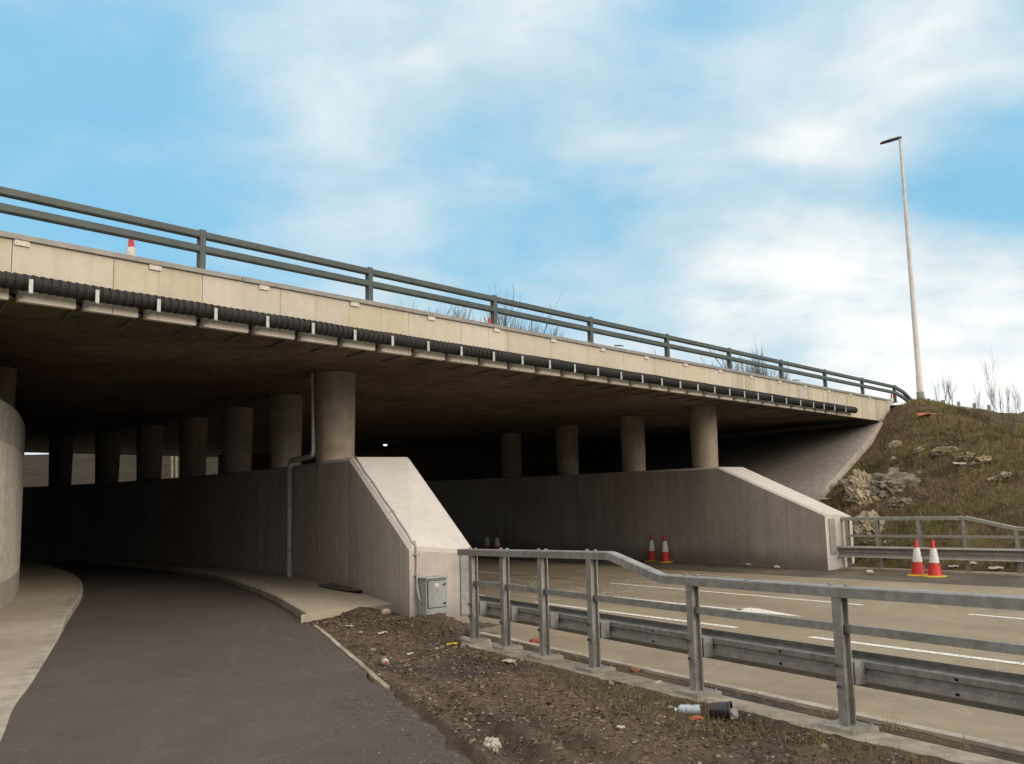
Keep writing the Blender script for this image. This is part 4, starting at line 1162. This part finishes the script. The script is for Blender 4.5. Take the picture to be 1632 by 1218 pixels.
# ------------------------------------------------------------------ grass and stones (uncountable)
def blade(mb, p, h, w, lean):
    a = random.uniform(0, 6.28); s = Vector((math.cos(a), math.sin(a), 0)) * w; l = Vector((random.gauss(0, lean), random.gauss(0, lean), 1)).normalized()
    mb.add([p - s - Z * .03, p + s - Z * .03, p + l * h], [(0, 1, 2)])
def scatter_bank():
    random.seed(5); gs, gg, gb = MB(), MB(), MB(); n = 0
    while n < 30000:
        nn = random.uniform(18.7, 31); e = random.uniform(.25, 13); p = PE(nn, e, 0); z = h_emb(p)
        if z < .15: continue
        den = fbm((p.x * .7, p.y * .7, 2))
        if random.random() > .55 + den: n += .34; continue
        z = bank_z(p.x, p.y); mb = gs if fbm((p.x * .5 + 9, p.y * .5, 1)) + random.gauss(0, .25) + .12 * (z - 2.2) > -.12 else gg
        if fbm((p.x * .4, p.y * .4, 33)) + random.gauss(0, .2) + .05 * (e - 7) > .12: mb = gb
        q = Vector((p.x, p.y, z))
        for k in range(3): blade(mb, q + Vector((random.gauss(0, .05), random.gauss(0, .05), 0)), random.uniform(.05, .17), .010, .75)
        n += 1
    tag(gb.build('withered_grass', M['brownstalk']), 'withered brown grass over the bank', 'grass', None, 'stuff')
    st = MB()
    for k in range(1500):
        nn = random.uniform(19.5, 30); e = random.uniform(.4, 12.5); p = PE(nn, e, 0)
        if h_emb(p) < .4 or random.random() > .12 + .5 * sstep(2, 8, e): continue
        q = Vector((p.x, p.y, bank_z(p.x, p.y) - .03)); d = Vector((random.gauss(0, .35), random.gauss(0, .35), 1)).normalized(); L = random.uniform(.15, .55)
        st.tube([q, q + d * L * .6 + Vector((random.gauss(0, .03), 0, 0)), q + d * L + Vector((random.gauss(0, .08), random.gauss(0, .05), -.03))], [.006, .004, .002], 3, False)
    tag(st.build('undergrowth', M['twig']), 'dead brown stems and brambles over the bank', 'undergrowth', None, 'stuff')
    tag(gs.build('dry_grass', M['straw']), 'dry straw coloured grass over the bank', 'grass', None, 'stuff'); tag(gg.build('green_grass', M['green']), 'dull green grass over the bank', 'grass', None, 'stuff')
scatter_bank()
def chip(mb, p, r):
    c = [Vector((random.gauss(0, 1), random.gauss(0, 1), random.gauss(0, .6))).normalized() * r * random.uniform(.6, 1.2) for _ in range(6)]
    c = [Vector((r, 0, 0)) * random.uniform(.7, 1.3), Vector((-r, 0, 0)) * random.uniform(.7, 1.3), Vector((0, r * random.uniform(.5, 1.1), 0)), Vector((0, -r * random.uniform(.5, 1.1), 0)), Vector((0, 0, r * random.uniform(.3, .7))), Vector((0, 0, -r * .4))]
    rot = Matrix.Rotation(random.uniform(0, 6.28), 3, 'Z') @ Matrix.Rotation(random.gauss(0, .4), 3, 'X')
    mb.add([p + rot @ v for v in c], [(0, 2, 4), (2, 1, 4), (1, 3, 4), (3, 0, 4), (2, 0, 5), (1, 2, 5), (3, 1, 5), (0, 3, 5)])
def scatter_verge():
    random.seed(11); st, cl, gr, gr2, bank, lf = MB(), MB(), MB(), MB(), MB(), MB()
    R = VROWS; n = len(R)
    def rnd():
        i = random.randrange(0, n - 8); j = random.randrange(6, 124); return R[i][j].copy(), j / 124
    for k in range(9000):
        p, t = rnd()
        if p.y < 4 or p.y > 12.6: continue
        r = random.choice((.006, .008, .010, .012, .018)) * (1.0 if random.random() < .95 else 1.9); pp = p + Vector((random.gauss(0, .03), random.gauss(0, .03), r * .2))
        chip(cl if random.random() < .72 else st, pp, r)
    for k in range(9000):                                 # dead leaves and flakes lying flat
        p, t = rnd()
        if p.y < 4 or p.y > 12.4: continue
        a = random.uniform(0, 6.28); L = random.uniform(.008, .026); d = Vector((math.cos(a), math.sin(a), random.gauss(0, .3))) * L; sd_ = Vector((-d.y, d.x, random.gauss(0, .25) * L)) * random.uniform(.25, .6); q = p + Z * .006
        lf.add([q - d, q - sd_, q + d, q + sd_ + Z * L * .3], [(0, 1, 2, 3)])
    for k in range(7000):
        p, t = rnd()
        if p.y < 4 or p.y > 12.6: continue
        w = sstep(.55, .98, t) * sstep(-.35, .15, fbm((p.x * 1.1, p.y * 1.1, 6))) * sstep(10.5, 8.8, p.y)
        if random.random() < w:
            for q in range(7): blade(gr if random.random() < .6 else gr2, p + Vector((random.gauss(0, .045), random.gauss(0, .045), 0)), random.uniform(.025, .10), .0035, .8)
        elif random.random() < .08:
            a = random.uniform(0, 6.28); L = random.uniform(.02, .06); d = Vector((math.cos(a), math.sin(a), 0)); gr.bar(p + Z * .008, p + d * L + Z * .014, .004, .003)
    for k in range(900):                                  # grit and crumbs strewn over the path edge
        i = random.randrange(20, 70); p = cR[i].lerp(cL[i], abs(random.gauss(0, .10))); r = random.choice((.004, .006, .008))
        chip(st if random.random() < .5 else cl, p + Z * .303, r)
    for k in range(120):                                  # weeds in the soil strip and at the plinth
        s = random.uniform(2, 10); p = RD(s, random.choice((n_post(s) + .27, n_post(s) - .33)), .09)
        if fbm((s * 2, 0, 0)) > .0:
            for q in range(5): blade(gr, p + Vector((random.gauss(0, .03), random.gauss(0, .03), 0)), random.uniform(.05, .12), .004, .5)
    for mb, nm, mt, lb, ct in ((st, 'pebbles', 'stone', 'pale pebbles strewn over the bare earth', 'pebbles'), (lf, 'dead_leaves', 'litterbrown', 'small brown dead leaves over the bare earth', 'leaves'), (cl, 'earth_crumbs', 'clod', 'dark crumbs of soil over the bare earth', 'soil'), (gr, 'dry_grass', 'straw', 'short dry grass near the barrier footing', 'grass'), (gr2, 'green_grass', 'green', 'sparse green grass near the barrier footing', 'grass')):
        tag(mb.build(nm, M[mt]), lb, ct, None, 'stuff')
scatter_verge()

# ------------------------------------------------------------------ litter on the earth
def V(px, py): return on_verge(px, py) or atz(px, py, .2)
def bottle(p, L, r, label, mats, rz, name='plastic_bottle', band=True):
    t = thing(name, p + Z * r * .8, label, 'bottle', None, rz)
    mb = MB(); N = 14
    mb.tube([Vector((x * L, .004 * math.sin(x * 9), 0)) for x in (0, .02, .12, .3, .42, .5, .62, .70, .74)], [r * .7, r, r, r * .93, r, r * .96, r * .97, r * .75, r * .38], N)
    mb.build('body', M[mats[0]], t, smooth=True, local=True, autosmooth=50)
    mb = MB(); mb.tube([(L * .74, 0, 0), (L * .84, 0, 0)], r * .4, 10); mb.build('cap', M[mats[1]], t, local=True)
    if band: mb = MB(); mb.tube([(L * .2, 0, 0), (L * .48, 0, 0)], r * 1.03, N, False); mb.build('wrapper', M[mats[1]], t, smooth=True, local=True)
    return t
bottle(V(612, 1057), .20, .034, 'crushed clear bottle with a red wrapper lying in the middle of the bare earth', ('film', 'bottle_red'), math.radians(-75))
bottle(V(1116, 1140), .22, .042, 'pale blue crumpled plastic bottle beside the black pot', ('bottle_blue', 'white'), math.radians(170), band=False)
q = V(1146, 1146)
t = thing('plant_pot', q, 'black plastic pot lying on its side by the barrier footing', 'pot')
mb = MB(); a = q + Z * .055; d = Vector((.93, -.36, 0)).normalized()
ring = [(0, .0), (0, .048), (.13, .062), (.135, .068), (.15, .068), (.15, .062), (.02, .045), (.02, 0)]
pts = [a + d * (x - .06) + Z * .006 for x, r in ring]; mb2 = MB()
sdv = Vector((-d.y, d.x, 0)); rr = [[pt + (sdv * math.cos(2 * math.pi * k / 20) + Z * math.sin(2 * math.pi * k / 20)) * max(r, .0005) for k in range(21)] for pt, (x, r) in zip(pts, ring)]
mb2.grid(rr); mb2.build('pot_body', M['black'], t, smooth=True, autosmooth=40)
def bag(p, w, h, label, mat, seed, cat='litter', name='plastic_bag'):
    mb = MB(); mb.blob((0, 0, 0), w * .45, w * .34, h / 2, 4, .4, 2.2, seed)
    o = mb.build(name, M[mat], local=True); o.location = p + Z * h * .3; return tag(o, label, cat)
bag(V(785, 1196), .10, .09, 'crumpled pale plastic bag in the rut at the bottom of the earth strip', 'film', 3)
bag(V(1168, 1145), .085, .085, 'cloudy clear plastic cup on its side, right of the black pot', 'film', 5, 'cup', 'plastic_cup')
bag(V(1104, 1133), .05, .04, 'small white foam lump left of the blue bottle', 'dimwhite', 8)
bag(V(1110, 1147), .10, .03, 'flattened orange-brown wrapper in front of the blue bottle', 'orange', 9, 'litter', 'wrapper')
bag(V(738, 1032), .06, .05, 'small grey crushed can beside the yellow wrapper', 'galv', 11, 'can', 'crushed_can')
bag(V(523, 985), .06, .03, 'small stone lump at the foot of the paved slab end', 'stone', 12, 'stone', 'stone')
bag(V(640, 975), .22, .09, 'heap of pale broken concrete at the corner of the wall end', 'plinth', 14, 'rubble', 'broken_concrete')
bag(V(615, 978), .16, .07, 'broken concrete lump under the paved slab edge near the wall', 'plinth', 15, 'rubble', 'broken_concrete')
for px, py, w, h, lab, mat in ((720, 1030, .12, .05, 'bright yellow wrapper lying on bare earth near the barrier end', 'yellow'), (557, 1001, .10, .04, 'white paper scrap on the earth below the paved slab', 'dimwhite'), (610, 1012, .12, .04, 'pale torn wrapper on earth in front of the cabinet', 'film'), (654, 1046, .06, .03, 'tiny white scrap in the middle of the bare earth', 'dimwhite'),
                               (575, 1011, .04, .03, 'tiny white scrap left of the pale torn wrapper', 'dimwhite'), (812, 1058, .14, .07, 'crumpled clear film against the barrier footing', 'film'), (990, 1165, .05, .03, 'small white scrap on stony earth in front of the black pot', 'dimwhite'), (1050, 1092, .06, .03, 'white scrap in dry grass by the nearest footing', 'dimwhite')):
    scrap(V(px, py), w, h, lab, mat, seed=px % 11, rz=random.uniform(-.6, .6), tilt=.1, thick=.004)
q = V(781, 1040); mb = MB(); mb.blob(q + Z * .06, .022, .016, .075, 3, .3, 2, 4); tag(mb.build('litter', M['dimwhite'], loc=q), 'upright white scrap standing beside the second barrier post foot', 'litter')
q = atz(853, 1026, .06); mb = MB(); mb.blob(q + Z * .03, .06, .03, .03, 3, .4, 2, 6); tag(mb.build('wrapper', M['bottle_red'], loc=q), 'dull red wrapper in the soil strip behind the third barrier post', 'litter')
q = atz(1013, 1073, .06); mb = MB(); mb.blob(q + Z * .03, .05, .03, .025, 3, .4, 2, 7); tag(mb.build('brick_fragment', M['brick'], loc=q), 'orange brick fragment in the soil strip behind the barrier', 'brick')
# curved board on the paving
A, B = atz(516, 933, .42), atz(580, 944, .42)
mb = MB(); rows = []; d = (B - A); sd_ = Vector((-d.y, d.x, 0)).normalized()
for i in range(13):
    f = i / 12; zc = .415 + .05 * abs(f - .45) ** 1.4; c = A + d * f; c.z = zc; rows.append([c - sd_ * .12, c + sd_ * .16, c + sd_ * .16 + Z * .014, c - sd_ * .12 + Z * .014, c - sd_ * .12])
mb.grid(rows); tag(mb.build('board', M['dark'], loc=A), 'thin warped dark board lying on the paving beside the wall', 'board')
# pale edging strip between asphalt and earth
mb = MB(); ed = [p for p in cR if 7.5 < p.y < 11.8]
mb.sweep([p + Vector((.03 + .012 * fbm((p.y * 5, 0, 0)), 0, .292)) for p in ed], [(-.022, -.05), (.022, -.05), (.022, .018), (-.022, .018)])
tag(mb.build('edging_strip', M['plinth'], loc=ed[0]), 'thin pale concrete edging between the asphalt path and the bare earth', 'edging')
